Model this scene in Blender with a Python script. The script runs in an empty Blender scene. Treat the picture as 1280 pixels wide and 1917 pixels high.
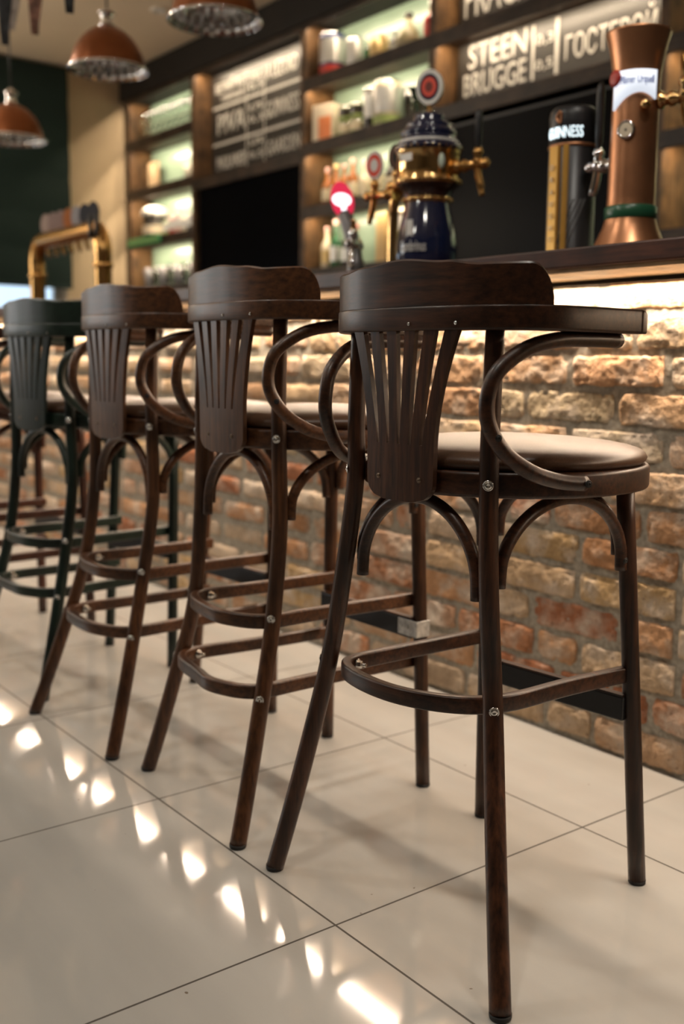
import bpy, bmesh, math, random
from mathutils import Vector, Matrix, noise
R = math.radians
PI = math.pi
SC = bpy.context.scene
COL = SC.collection
random.seed(7)

# ------------------------------------------------------------------ camera
yaw, pitch, roll = R(52.4677), R(8.0919), R(.64658)
F = Vector((-math.sin(yaw)*math.cos(pitch), math.cos(yaw)*math.cos(pitch), -math.sin(pitch)))
Rt = Vector((math.cos(yaw), math.sin(yaw), 0)); Up = Rt.cross(F)
R2 = Rt*math.cos(roll)+Up*math.sin(roll); U2 = Up*math.cos(roll)-Rt*math.sin(roll)
cd = bpy.data.cameras.new('camera'); cam = bpy.data.objects.new('camera', cd); COL.objects.link(cam)
cam.matrix_world = Matrix(((R2.x, U2.x, -F.x, 0), (R2.y, U2.y, -F.y, 0), (R2.z, U2.z, -F.z, .884), (0, 0, 0, 1)))
cd.sensor_fit = 'VERTICAL'; cd.sensor_height = 36; cd.sensor_width = 24; cd.lens = 36*1944.15/1917
cd.clip_start = .05
cd.dof.use_dof = True; cd.dof.focus_distance = 1.58; cd.dof.aperture_fstop = 2.6
SC.camera = cam
SC.view_settings.view_transform = 'Standard'; SC.view_settings.look = 'None'
SC.view_settings.gamma = 1; SC.view_settings.use_curve_mapping = False
SC.view_settings.exposure = 0.0

# ------------------------------------------------------------------ world and light
w = bpy.data.worlds.new('world'); SC.world = w; w.use_nodes = True
bg = w.node_tree.nodes['Background']; bg.inputs[0].default_value = (.62, .80, 1, 1); bg.inputs[1].default_value = 1.6

def area(name, loc, size, power, color, direction=(0, 0, -1), shape='RECTANGLE', spread=180):
    d = bpy.data.lights.new(name, 'AREA'); d.shape = shape; d.size = size[0]
    if shape in ('RECTANGLE', 'ELLIPSE'): d.size_y = size[1]
    d.energy = power; d.color = color; d.spread = R(spread)
    o = bpy.data.objects.new(name, d); COL.objects.link(o); o.location = loc
    o.rotation_euler = Vector(direction).to_track_quat('-Z', 'Y').to_euler()
    return o
WARM = (1, .66, .36)
DAY = (.93, .97, 1)
# daylight from the two windows of the left side wall
area('daylight', (-7.42, -1.6, 1.7), (1.9, 1.35), 34, (1, .95, .88), (1, .05, .1))
# added fill lamp, out of view by the left wall, to brighten the ceiling
area('ceiling_fill', (-7.30, .3, 2.25), (.12, 1.8), 56, (1, .84, .64), (.75, .45, 1))
# recessed ceiling lights
for x, y in ((-6.2, 1.1), (-4.4, .2), (-2.6, .2), (-.8, .2), (-.8, 1.4), (-2.6, -1.5)):
    area('ceiling_spot_light', (x, y, 2.975), (.16, .16), 12.5, (1, .93, .82), (0, 0, -1), 'DISK')
# LED tape under the counter, against the brick wall
area('counter_led', (-3.05, 1.8705, 1.0685), (6.6, .034), 68, (1, .80, .61), (0, -.22, -1))
# LED tapes in the shelf bays: (x centre, length, z)
BX = {'A': (-7.36, -6.42), 'B': (-6.36, -5.14), 'C': (-5.08, -4.04), 'D': (-3.98, -2.69), 'E': (-2.62, -1.6)}
LEDZ = {'A': (2.785, 2.445, 2.09, 1.737), 'B': (2.785,), 'C': (2.785, 2.445, 2.09, 1.737), 'D': (2.785, 2.445), 'E': (2.785, 2.125, 1.765)}
for k, zs in LEDZ.items():
    for z in zs:
        x0, x1 = BX[k]
        area('shelf_led', ((x0+x1)/2, 3.634, z-.003), (x1-x0-.02, .008), (6.5 if k == 'A' else 4.2)*(x1-x0), (1, .80, .56), (0, .4, -1))

# ------------------------------------------------------------------ helpers
def link(o, parent=None):
    COL.objects.link(o)
    if parent is not None: o.parent = parent
    return o
def tag(o, label=None, cat=None, group=None, kind=None):
    if label: o['label'] = label
    if cat: o['category'] = cat
    if group: o['group'] = group
    if kind: o['kind'] = kind
    return o
def empty(name, loc, rz=0):
    o = bpy.data.objects.new(name, None); o.empty_display_size = .1
    COL.objects.link(o); o.location = loc; o.rotation_euler = (0, 0, rz); return o

class MB:
    def __init__(s): s.v = []; s.f = []; s.m = []; s.sm = []
    def add(s, vs, fs, mi=0, smooth=True):
        b = len(s.v); s.v += [tuple(v) for v in vs]
        for f in fs: s.f.append([b+i for i in f]); s.m.append(mi); s.sm.append(smooth)
    def box(s, c, d, rz=0, mi=0, bev=0, rot=None):
        hx, hy, hz = d[0]/2, d[1]/2, d[2]/2
        M = rot if rot is not None else Matrix.Rotation(rz, 3, 'Z'); c = Vector(c)
        if bev <= 0:
            vs = [c+M@Vector((x*hx, y*hy, z*hz)) for z in (-1, 1) for y in (-1, 1) for x in (-1, 1)]
            s.add(vs, [(0, 2, 3, 1), (4, 5, 7, 6), (0, 1, 5, 4), (2, 6, 7, 3), (0, 4, 6, 2), (1, 3, 7, 5)], mi, False)
        else:
            bm = bmesh.new(); bmesh.ops.create_cube(bm, size=1)
            for v in bm.verts: v.co = Vector((v.co.x*d[0], v.co.y*d[1], v.co.z*d[2]))
            bmesh.ops.bevel(bm, geom=list(bm.edges), offset=min(bev, min(d)*.49), segments=2, affect='EDGES', profile=.5)
            s.add([c+M@v.co for v in bm.verts], [[v.index for v in f.verts] for f in bm.faces], mi, False); bm.free()
    def sweep(s, pts, prof, up=(0, 0, 1), closed=False, mi=0, scale=None, smooth=True, cap=True):
        """prof: list of (a,b): a along side, b along up-ish normal"""
        pts = [Vector(p) for p in pts]; n = len(pts); k = len(prof); vs = []
        up = Vector(up); prevN = None
        for i, p in enumerate(pts):
            if closed: t = pts[(i+1) % n]-pts[i-1]
            else: t = pts[min(i+1, n-1)]-pts[max(i-1, 0)]
            t.normalize()
            if up.length > 0:
                side = t.cross(up)
                if side.length < 1e-4: side = Vector((1, 0, 0))
                side.normalize(); nn = side.cross(t)
            else:
                if prevN is None:
                    a = Vector((0, 0, 1)) if abs(t.z) < .9 else Vector((1, 0, 0))
                    side = t.cross(a).normalized(); nn = side.cross(t)
                else:
                    nn = (prevN-t*prevN.dot(t)).normalized(); side = t.cross(nn)
                prevN = nn
            sc = scale[i] if scale else 1
            for a, b in prof: vs.append(p+side*a*sc+nn*b*sc)
        fs = []
        for i in range(n if closed else n-1):
            j = (i+1) % n
            for q in range(k): fs.append((i*k+q, i*k+(q+1) % k, j*k+(q+1) % k, j*k+q))
        s.add(vs, fs, mi, smooth)
        if cap and not closed:
            s.add(vs[:k], [list(range(k))[::-1]], mi, False); s.add(vs[-k:], [list(range(k))], mi, False)
    def tube(s, pts, r, seg=14, closed=False, mi=0, cap=True):
        rr = r if isinstance(r, (list, tuple)) else [r]*len(pts)
        s.sweep(pts, [(math.cos(-2*PI*i/seg), math.sin(-2*PI*i/seg)) for i in range(seg)], (0, 0, 0), closed, mi, rr, True, cap)
    def lathe(s, prof, c=(0, 0, 0), seg=32, axis=(0, 0, 1), mi=0, capt=True, capb=True, smooth=True):
        Q = Vector((0, 0, 1)).rotation_difference(Vector(axis)); c = Vector(c); vs = []
        for r, z in prof:
            for i in range(seg):
                a = 2*PI*i/seg; vs.append(c+Q@Vector((r*math.cos(a), r*math.sin(a), z)))
        fs = [(j*seg+i, j*seg+(i+1) % seg, (j+1)*seg+(i+1) % seg, (j+1)*seg+i) for j in range(len(prof)-1) for i in range(seg)]
        s.add(vs, fs, mi, smooth); n = len(prof)
        if capb: s.add(vs[:seg], [list(range(seg))[::-1]], mi, False)
        if capt: s.add(vs[-seg:], [list(range(seg))], mi, False)
    def sphere(s, c, r, seg=16, mi=0, sc=(1, 1, 1)):
        prof = []
        c = Vector(c); vs = []; n = seg//2
        for j in range(n+1):
            t = PI*j/n
            for i in range(seg):
                a = 2*PI*i/seg; vs.append(c+Vector((r*math.sin(t)*math.cos(a)*sc[0], r*math.sin(t)*math.sin(a)*sc[1], -r*math.cos(t)*sc[2])))
        s.add(vs, [(j*seg+i, j*seg+(i+1) % seg, (j+1)*seg+(i+1) % seg, (j+1)*seg+i) for j in range(n) for i in range(seg)], mi, True)
    def build(s, name, mats, parent=None, loc=None, bevel=0, sub=0):
        me = bpy.data.meshes.new(name); me.from_pydata(s.v, [], s.f)
        if not isinstance(mats, (list, tuple)): mats = [mats]
        for m in mats: me.materials.append(m)
        for i, p in enumerate(me.polygons): p.material_index = s.m[i]; p.use_smooth = s.sm[i]
        bm = bmesh.new(); bm.from_mesh(me); bmesh.ops.remove_doubles(bm, verts=bm.verts, dist=1e-5)
        bmesh.ops.recalc_face_normals(bm, faces=bm.faces); bm.to_mesh(me); bm.free()
        o = bpy.data.objects.new(name, me); link(o, parent)
        if loc is not None: o.location = loc
        if bevel:
            b = o.modifiers.new('bevel', 'BEVEL'); b.width = bevel; b.segments = 2; b.limit_method = 'ANGLE'; b.angle_limit = R(40)
        if sub:
            q = o.modifiers.new('sub', 'SUBSURF'); q.levels = sub; q.render_levels = sub
        return o

def smooth_path(ctrl, n=8):
    c = [Vector(p) for p in ctrl]; c = [c[0]*2-c[1]]+c+[c[-1]*2-c[-2]]; out = []
    for i in range(1, len(c)-2):
        for k in range(n):
            t = k/n; p0, p1, p2, p3 = c[i-1:i+3]
            out.append(.5*((2*p1)+(p2-p0)*t+(2*p0-5*p1+4*p2-p3)*t*t+(3*p1-p0-3*p2+p3)*t**3))
    out.append(c[-2]); return out
def rrect(w_, h_, r, k=4):
    pts = []
    for cx, cy, a0 in ((w_/2-r, h_/2-r, 0), (-w_/2+r, h_/2-r, 90), (-w_/2+r, -h_/2+r, 180), (w_/2-r, -h_/2+r, 270)):
        for i in range(k+1):
            a = R(a0+90*i/k); pts.append((cx+r*math.cos(a), cy+r*math.sin(a)))
    return pts[::-1]

# ------------------------------------------------------------------ materials
def newmat(name):
    m = bpy.data.materials.new(name); m.use_nodes = True; nt = m.node_tree
    return m, nt, nt.nodes['Principled BSDF']
def simple(name, col, rough=.5, metal=0, emit=None, es=0, spec=.5, coat=0, trans=0, noise_amt=.06, nscale=20, bump=0):
    m, nt, b = newmat(name)
    b.inputs['Roughness'].default_value = rough; b.inputs['Metallic'].default_value = metal
    b.inputs['Specular IOR Level'].default_value = spec; b.inputs['Coat Weight'].default_value = coat
    b.inputs['Coat Roughness'].default_value = .1
    b.inputs['Transmission Weight'].default_value = trans
    tc = nt.nodes.new('ShaderNodeTexCoord'); n = nt.nodes.new('ShaderNodeTexNoise'); n.inputs['Scale'].default_value = nscale
    n.inputs['Detail'].default_value = 4; nt.links.new(tc.outputs['Object'], n.inputs['Vector'])
    r = nt.nodes.new('ShaderNodeValToRGB'); e = r.color_ramp.elements
    e[0].position = .3; e[1].position = .7
    e[0].color = tuple(c*(1-noise_amt) for c in col[:3])+(1,); e[1].color = tuple(min(1, c*(1+noise_amt)) for c in col[:3])+(1,)
    nt.links.new(n.outputs['Fac'], r.inputs[0]); nt.links.new(r.outputs[0], b.inputs['Base Color'])
    if emit: b.inputs['Emission Color'].default_value = emit+(1,); b.inputs['Emission Strength'].default_value = es
    if bump:
        bp = nt.nodes.new('ShaderNodeBump'); bp.inputs['Strength'].default_value = bump; bp.inputs['Distance'].default_value = .002
        nt.links.new(n.outputs['Fac'], bp.inputs['Height']); nt.links.new(bp.outputs[0], b.inputs['Normal'])
    return m
def wood(name, dark, light, axis='z', rough=.40, scale=9, coat=.06, wear=None):
    m, nt, b = newmat(name); N = nt.nodes.new; L = nt.links.new
    tc = N('ShaderNodeTexCoord'); mp = N('ShaderNodeMapping')
    s = {'x': (1, 14, 14), 'y': (14, 1, 14), 'z': (14, 14, 1)}[axis]; mp.inputs['Scale'].default_value = s
    L(tc.outputs['Object'], mp.inputs['Vector'])
    n1 = N('ShaderNodeTexNoise'); n1.inputs['Scale'].default_value = scale; n1.inputs['Detail'].default_value = 8; n1.inputs['Roughness'].default_value = .65
    L(mp.outputs[0], n1.inputs['Vector'])
    r = N('ShaderNodeValToRGB'); e = r.color_ramp.elements; e[0].position = .32; e[0].color = dark+(1,); e[1].position = .72; e[1].color = light+(1,)
    L(n1.outputs['Fac'], r.inputs[0]); out = r.outputs[0]
    n2 = N('ShaderNodeTexNoise'); n2.inputs['Scale'].default_value = 8; n2.inputs['Detail'].default_value = 3; L(tc.outputs['Object'], n2.inputs['Vector'])
    mx = N('ShaderNodeMix'); mx.data_type = 'RGBA'; mx.blend_type = 'MULTIPLY'; mx.inputs[0].default_value = .8
    r2 = N('ShaderNodeValToRGB'); r2.color_ramp.elements[0].position = .35; r2.color_ramp.elements[0].color = (.22, .20, .19, 1); r2.color_ramp.elements[1].position = .62
    L(n2.outputs['Fac'], r2.inputs[0]); L(out, mx.inputs[6]); L(r2.outputs[0], mx.inputs[7]); out = mx.outputs[2]
    if wear:
        n3 = N('ShaderNodeTexNoise'); n3.inputs['Scale'].default_value = 26; n3.inputs['Detail'].default_value = 5; n3.inputs['Roughness'].default_value = .7
        mp3 = N('ShaderNodeMapping'); mp3.inputs['Scale'].default_value = (1, 1, .35); L(tc.outputs['Object'], mp3.inputs[0]); L(mp3.outputs[0], n3.inputs['Vector'])
        r3 = N('ShaderNodeValToRGB'); r3.color_ramp.elements[0].position = .70; r3.color_ramp.elements[0].color = (0, 0, 0, 1); r3.color_ramp.elements[1].position = .74
        L(n3.outputs['Fac'], r3.inputs[0])
        m3 = N('ShaderNodeMix'); m3.data_type = 'RGBA'; L(r3.outputs[0], m3.inputs[0]); L(out, m3.inputs[6]); m3.inputs[7].default_value = wear+(1,); out = m3.outputs[2]
    L(out, b.inputs['Base Color'])
    b.inputs['Roughness'].default_value = rough; b.inputs['Coat Weight'].default_value = coat; b.inputs['Coat Roughness'].default_value = .16; b.inputs['Specular IOR Level'].default_value = .42
    bp = N('ShaderNodeBump'); bp.inputs['Strength'].default_value = .12; bp.inputs['Distance'].default_value = .001
    L(n1.outputs['Fac'], bp.inputs['Height']); L(bp.outputs[0], b.inputs['Normal'])
    return m
D1, L1 = (.012, .0040, .0018), (.105, .037, .015)
WEAR = (.16, .055, .022)
woodz = wood('dark_wood_upright', D1, L1, 'z', wear=WEAR); woodx = wood('dark_wood_lengthwise', (.012, .0040, .0018), (.098, .034, .014), 'x')
D2, L2 = (.034, .0125, .005), (.145, .057, .021)
wood2z = wood('brown_wood_upright', D2, L2, 'z', wear=(.14, .06, .028)); wood2x = wood('brown_wood_lengthwise', (.036, .0135, .0055), (.155, .060, .022), 'x')
greenz = wood('green_paint_upright', (.003, .010, .0075), (.010, .024, .017), 'z', rough=.38); greenx = wood('green_paint_lengthwise', (.005, .014, .010), (.016, .034, .023), 'x', rough=.4)
redz = wood('reddish_wood_upright', (.03, .009, .004), (.10, .03, .013), 'z'); redx = wood('reddish_wood_lengthwise', (.03, .009, .004), (.10, .03, .013), 'x')
counter_wood = wood('counter_wood', (.040, .011, .006), (.115, .036, .017), 'x', rough=.45)
panel_wood = wood('panel_wood', (.58, .40, .21), (.74, .54, .31), 'x', rough=.5, coat=0)
shelf_wood = wood('shelf_wood', (.06, .030, .013), (.26, .135, .055), 'z', rough=.5, coat=0)
shelf_wood_x = wood('shelf_board_wood', (.022, .012, .007), (.085, .050, .028), 'x', rough=.5, coat=0)
crown_wood = wood('crown_wood', (.005, .003, .002), (.013, .0085, .006), 'x', rough=.7, coat=0)
leather = simple('brown_leather', (.075, .036, .019), .38, spec=.38, coat=.0, noise_amt=.2, nscale=500, bump=.12)
bronze = simple('bronze_screw', (.20, .15, .11), .35, .9)
steel = simple('steel', (.75, .74, .72), .22, 1)
zinc = simple('zinc_bracket', (.62, .61, .58), .4, .6, noise_amt=.25, nscale=90)
chrome = simple('chrome', (.85, .85, .86), .06, 1)
brass = simple('brass', (.86, .56, .24), .13, 1)
brass_dk = simple('aged_brass', (.70, .40, .14), .22, 1)
copper = simple('brushed_copper', (.50, .235, .12), .34, .85, noise_amt=.18, nscale=14)
lampcopper = simple('lamp_copper', (.30, .10, .035), .32, .65, noise_amt=.12)
black = simple('black_plastic', (.012, .012, .014), .4)
footblack = simple('black_foot_pad', (.01, .01, .01), .6)
tvm = simple('tv_glass', (.003, .003, .004), .3, spec=.03)
blackmetal = simple('black_metal', (.02, .02, .022), .35, .3)
blue = simple('blue_ceramic', (.008, .014, .05), .10, coat=1, noise_amt=.1)
white = simple('white_enamel', (.8, .78, .74), .35)
cream = simple('cream', (.75, .64, .48), .5)
green = simple('green_glazed', (.02, .10, .05), .3)
greenb = simple('bright_green', (.05, .40, .15), .4)
wallbeige = simple('beige_plaster', (.58, .45, .30), .85, noise_amt=.05, nscale=6, bump=.1)
wallrear = simple('rear_plaster', (.10, .085, .07), .85, noise_amt=.05, nscale=6)
ceilm = simple('ceiling_paint', (.74, .61, .46), .8, noise_amt=.03, nscale=3)
blindm = simple('green_fabric', (.010, .028, .025), .85, noise_amt=.25, nscale=160, bump=.3)
backgreen = simple('sage_panel', (.27, .38, .29), .28, coat=.2, noise_amt=.08, nscale=5)
chalk = simple('chalkboard', (.034, .030, .026), .38, noise_amt=.25, nscale=3)
chalkw = simple('chalk_lettering', (.62, .59, .54), .7)
ledm = simple('led_diffuser', (.9, .85, .75), .5, emit=(1, .78, .5), es=6)
glassm = simple('clear_glass', (.95, .97, .96), .03, trans=1, noise_amt=0)

def floor_mat():
    m, nt, b = newmat('polished_tile'); N = nt.nodes.new; L = nt.links.new
    tc = N('ShaderNodeTexCoord'); sx = N('ShaderNodeSeparateXYZ'); L(tc.outputs['Object'], sx.inputs[0])
    def line(out, off):
        a = N('ShaderNodeMath'); a.operation = 'ADD'; a.inputs[1].default_value = -off+60; L(out, a.inputs[0])
        d = N('ShaderNodeMath'); d.operation = 'DIVIDE'; d.inputs[1].default_value = .6; L(a.outputs[0], d.inputs[0])
        f = N('ShaderNodeMath'); f.operation = 'FRACT'; L(d.outputs[0], f.inputs[0])
        s = N('ShaderNodeMath'); s.operation = 'SUBTRACT'; s.inputs[1].default_value = .5; L(f.outputs[0], s.inputs[0])
        ab = N('ShaderNodeMath'); ab.operation = 'ABSOLUTE'; L(s.outputs[0], ab.inputs[0])
        g = N('ShaderNodeMath'); g.operation = 'GREATER_THAN'; g.inputs[1].default_value = .5-.0032; L(ab.outputs[0], g.inputs[0])
        return g.outputs[0], d.outputs[0]
    gx, dx = line(sx.outputs[0], -2.06604*.884); gy, dy = line(sx.outputs[1], 1.06148*.884)
    mxx = N('ShaderNodeMath'); mxx.operation = 'MAXIMUM'; L(gx, mxx.inputs[0]); L(gy, mxx.inputs[1])
    n = N('ShaderNodeTexNoise'); n.inputs['Scale'].default_value = 2.2; n.inputs['Detail'].default_value = 6
    mp = N('ShaderNodeMapping'); mp.inputs['Scale'].default_value = (.35, 2.2, 1); mp.inputs['Rotation'].default_value = (0, 0, .25); L(tc.outputs['Object'], mp.inputs[0]); L(mp.outputs[0], n.inputs['Vector'])
    r = N('ShaderNodeValToRGB'); e = r.color_ramp.elements; e[0].position = .3; e[0].color = (.365, .357, .335, 1); e[1].position = .7; e[1].color = (.445, .435, .41, 1)
    L(n.outputs['Fac'], r.inputs[0])
    sp = N('ShaderNodeTexNoise'); sp.inputs['Scale'].default_value = 55; sp.inputs['Detail'].default_value = 1; L(tc.outputs['Object'], sp.inputs['Vector'])
    sr = N('ShaderNodeValToRGB'); sr.color_ramp.elements[0].position = .80; sr.color_ramp.elements[0].color = (0, 0, 0, 1); sr.color_ramp.elements[1].position = .82; L(sp.outputs['Fac'], sr.inputs[0])
    m0 = N('ShaderNodeMix'); m0.data_type = 'RGBA'; L(sr.outputs[0], m0.inputs[0]); L(r.outputs[0], m0.inputs[6]); m0.inputs[7].default_value = (.18, .15, .12, 1)
    m1 = N('ShaderNodeMix'); m1.data_type = 'RGBA'; L(mxx.outputs[0], m1.inputs[0]); L(m0.outputs[2], m1.inputs[6]); m1.inputs[7].default_value = (.045, .038, .03, 1)
    L(m1.outputs[2], b.inputs['Base Color'])
    rr = N('ShaderNodeMath'); rr.operation = 'MULTIPLY_ADD'; L(mxx.outputs[0], rr.inputs[0]); rr.inputs[1].default_value = .6; rr.inputs[2].default_value = .07
    L(rr.outputs[0], b.inputs['Roughness']); b.inputs['Specular IOR Level'].default_value = .5
    bp = N('ShaderNodeBump'); bp.invert = True; bp.inputs['Strength'].default_value = .5; bp.inputs['Distance'].default_value = .002; L(mxx.outputs[0], bp.inputs['Height']); L(bp.outputs[0], b.inputs['Normal'])
    return m
def brick_mat():
    m, nt, b = newmat('old_brick'); N = nt.nodes.new; L = nt.links.new
    at = N('ShaderNodeAttribute'); at.attribute_name = 'Col'; tc = N('ShaderNodeTexCoord')
    def nz(s, d, ro=.6):
        n = N('ShaderNodeTexNoise'); n.inputs['Scale'].default_value = s; n.inputs['Detail'].default_value = d; n.inputs['Roughness'].default_value = ro; L(tc.outputs['Object'], n.inputs['Vector']); return n.outputs['Fac']
    def ramp(f, a, b_, c0=(0, 0, 0, 1), c1=(1, 1, 1, 1)):
        r = N('ShaderNodeValToRGB'); e = r.color_ramp.elements; e[0].position = a; e[1].position = b_; e[0].color = c0; e[1].color = c1; L(f, r.inputs[0]); return r.outputs[0]
    def mix(f, a, b_, t='MIX'):
        x = N('ShaderNodeMix'); x.data_type = 'RGBA'; x.blend_type = t
        if isinstance(f, float): x.inputs[0].default_value = f
        else: L(f, x.inputs[0])
        for s, v in ((6, a), (7, b_)):
            if isinstance(v, tuple): x.inputs[s].default_value = v
            else: L(v, x.inputs[s])
        return x.outputs[2]
    n1 = nz(28, 6, .7); n2 = nz(9, 5); n3 = nz(90, 4, .7)
    c = mix(.75, at.outputs['Color'], ramp(n1, .3, .7, (.55, .5, .45, 1), (1.25, 1.2, 1.15, 1)), 'MULTIPLY')
    c = mix(ramp(n2, .46, .66), c, (.60, .51, .42, 1))
    c = mix(ramp(n3, .60, .72), c, (.16, .10, .07, 1))
    L(c, b.inputs['Base Color']); b.inputs['Roughness'].default_value = .9; b.inputs['Specular IOR Level'].default_value = .2
    hs = N('ShaderNodeMath'); hs.operation = 'ADD'; L(n1, hs.inputs[0]); L(n3, hs.inputs[1])
    bp = N('ShaderNodeBump'); bp.inputs['Strength'].default_value = 1.0; bp.inputs['Distance'].default_value = .006; L(hs.outputs[0], bp.inputs['Height']); L(bp.outputs[0], b.inputs['Normal'])
    return m
mortar = simple('mortar', (.34, .305, .25), .95, noise_amt=.3, nscale=70, bump=1.0, spec=.1)
brickm = brick_mat()

# ------------------------------------------------------------------ setting
def struct(name, mb, mats, **k):
    o = mb.build(name, mats, **k); o['kind'] = 'structure'; return o
XL, XR, YB, YF, ZC = -7.5, 2.2, 3.9, -3.5, 3.0
m = MB(); m.box(((XL+XR)/2, (YB+YF)/2, -.05), (XR-XL+.4, YB-YF+.4, .1)); struct('floor', m, floor_mat())
m = MB(); m.box(((XL+XR)/2, (YB+YF)/2, ZC+.05), (XR-XL+.4, YB-YF+.4, .1)); struct('ceiling', m, ceilm)
m = MB(); m.box(((XL+XR)/2, YB+.1, ZC/2), (XR-XL+.4, .2, ZC)); struct('wall_back', m, wallrear)
# left wall with window opening y 1.2..3.16, z .95..2.93
m = MB(); wy0, wy1, wz0, wz1 = 1.0, 3.16, .98, 2.95

vy0, vy1, vz0, vz1 = -2.6, -.6, .98, 2.42
m.box((XL-.1, (YF+vy0)/2, ZC/2), (.2, vy0-YF, ZC)); m.box((XL-.1, (vy1+wy0)/2, ZC/2), (.2, wy0-vy1, ZC))
m.box((XL-.1, (vy0+vy1)/2, vz0/2), (.2, vy1-vy0, vz0)); m.box((XL-.1, (vy0+vy1)/2, (vz1+ZC)/2), (.2, vy1-vy0, ZC-vz1)); m.box((XL-.1, (wy1+YB)/2, ZC/2), (.2, YB-wy1, ZC))
m.box((XL-.1, (wy0+wy1)/2, wz0/2), (.2, wy1-wy0, wz0)); m.box((XL-.1, (wy0+wy1)/2, (wz1+ZC)/2), (.2, wy1-wy0, ZC-wz1))
struct('wall_left', m, wallbeige)
m = MB(); m.box((XR+.1, (YB+YF)/2, ZC/2), (.2, YB-YF, ZC)); struct('wall_right', m, wallrear)
m = MB(); m.box(((XL+XR)/2, YF-.1, ZC/2), (XR-XL+.4, .2, ZC)); struct('wall_front', m, wallrear)
framem = simple('window_frame_paint', (.55, .55, .53), .4)
def win(n, axis, a, b_, z0, z1, w_):
    f = MB(); t = .06
    def bx(c0, c1, za, zb, d=.06):
        if axis == 'x': f.box(((c0+c1)/2, w_, (za+zb)/2), (c1-c0, d, zb-za))
        else: f.box((w_, (c0+c1)/2, (za+zb)/2), (d, c1-c0, zb-za))
    bx(a, a+t, z0, z1); bx(b_-t, b_, z0, z1); bx(a+t, b_-t, z0, z0+t); bx(a+t, b_-t, z1-t, z1)
    c = (a+b_)/2; bx(c-t/2, c+t/2, z0+t, z1-t)
    o = struct('window_%d' % n, f, framem)
    g = MB()
    if axis == 'x': g.box((c, w_, (z0+z1)/2), (b_-a-2*t, .008, z1-z0-2*t))
    else: g.box((w_, c, (z0+z1)/2), (.008, b_-a-2*t, z1-z0-2*t))
    g.build('pane', glassm, o); return o
win(1, 'y', wy0, wy1, wz0, wz1, XL-.13)
win(2, 'y', vy0, vy1, vz0, vz1, XL-.13)

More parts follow.
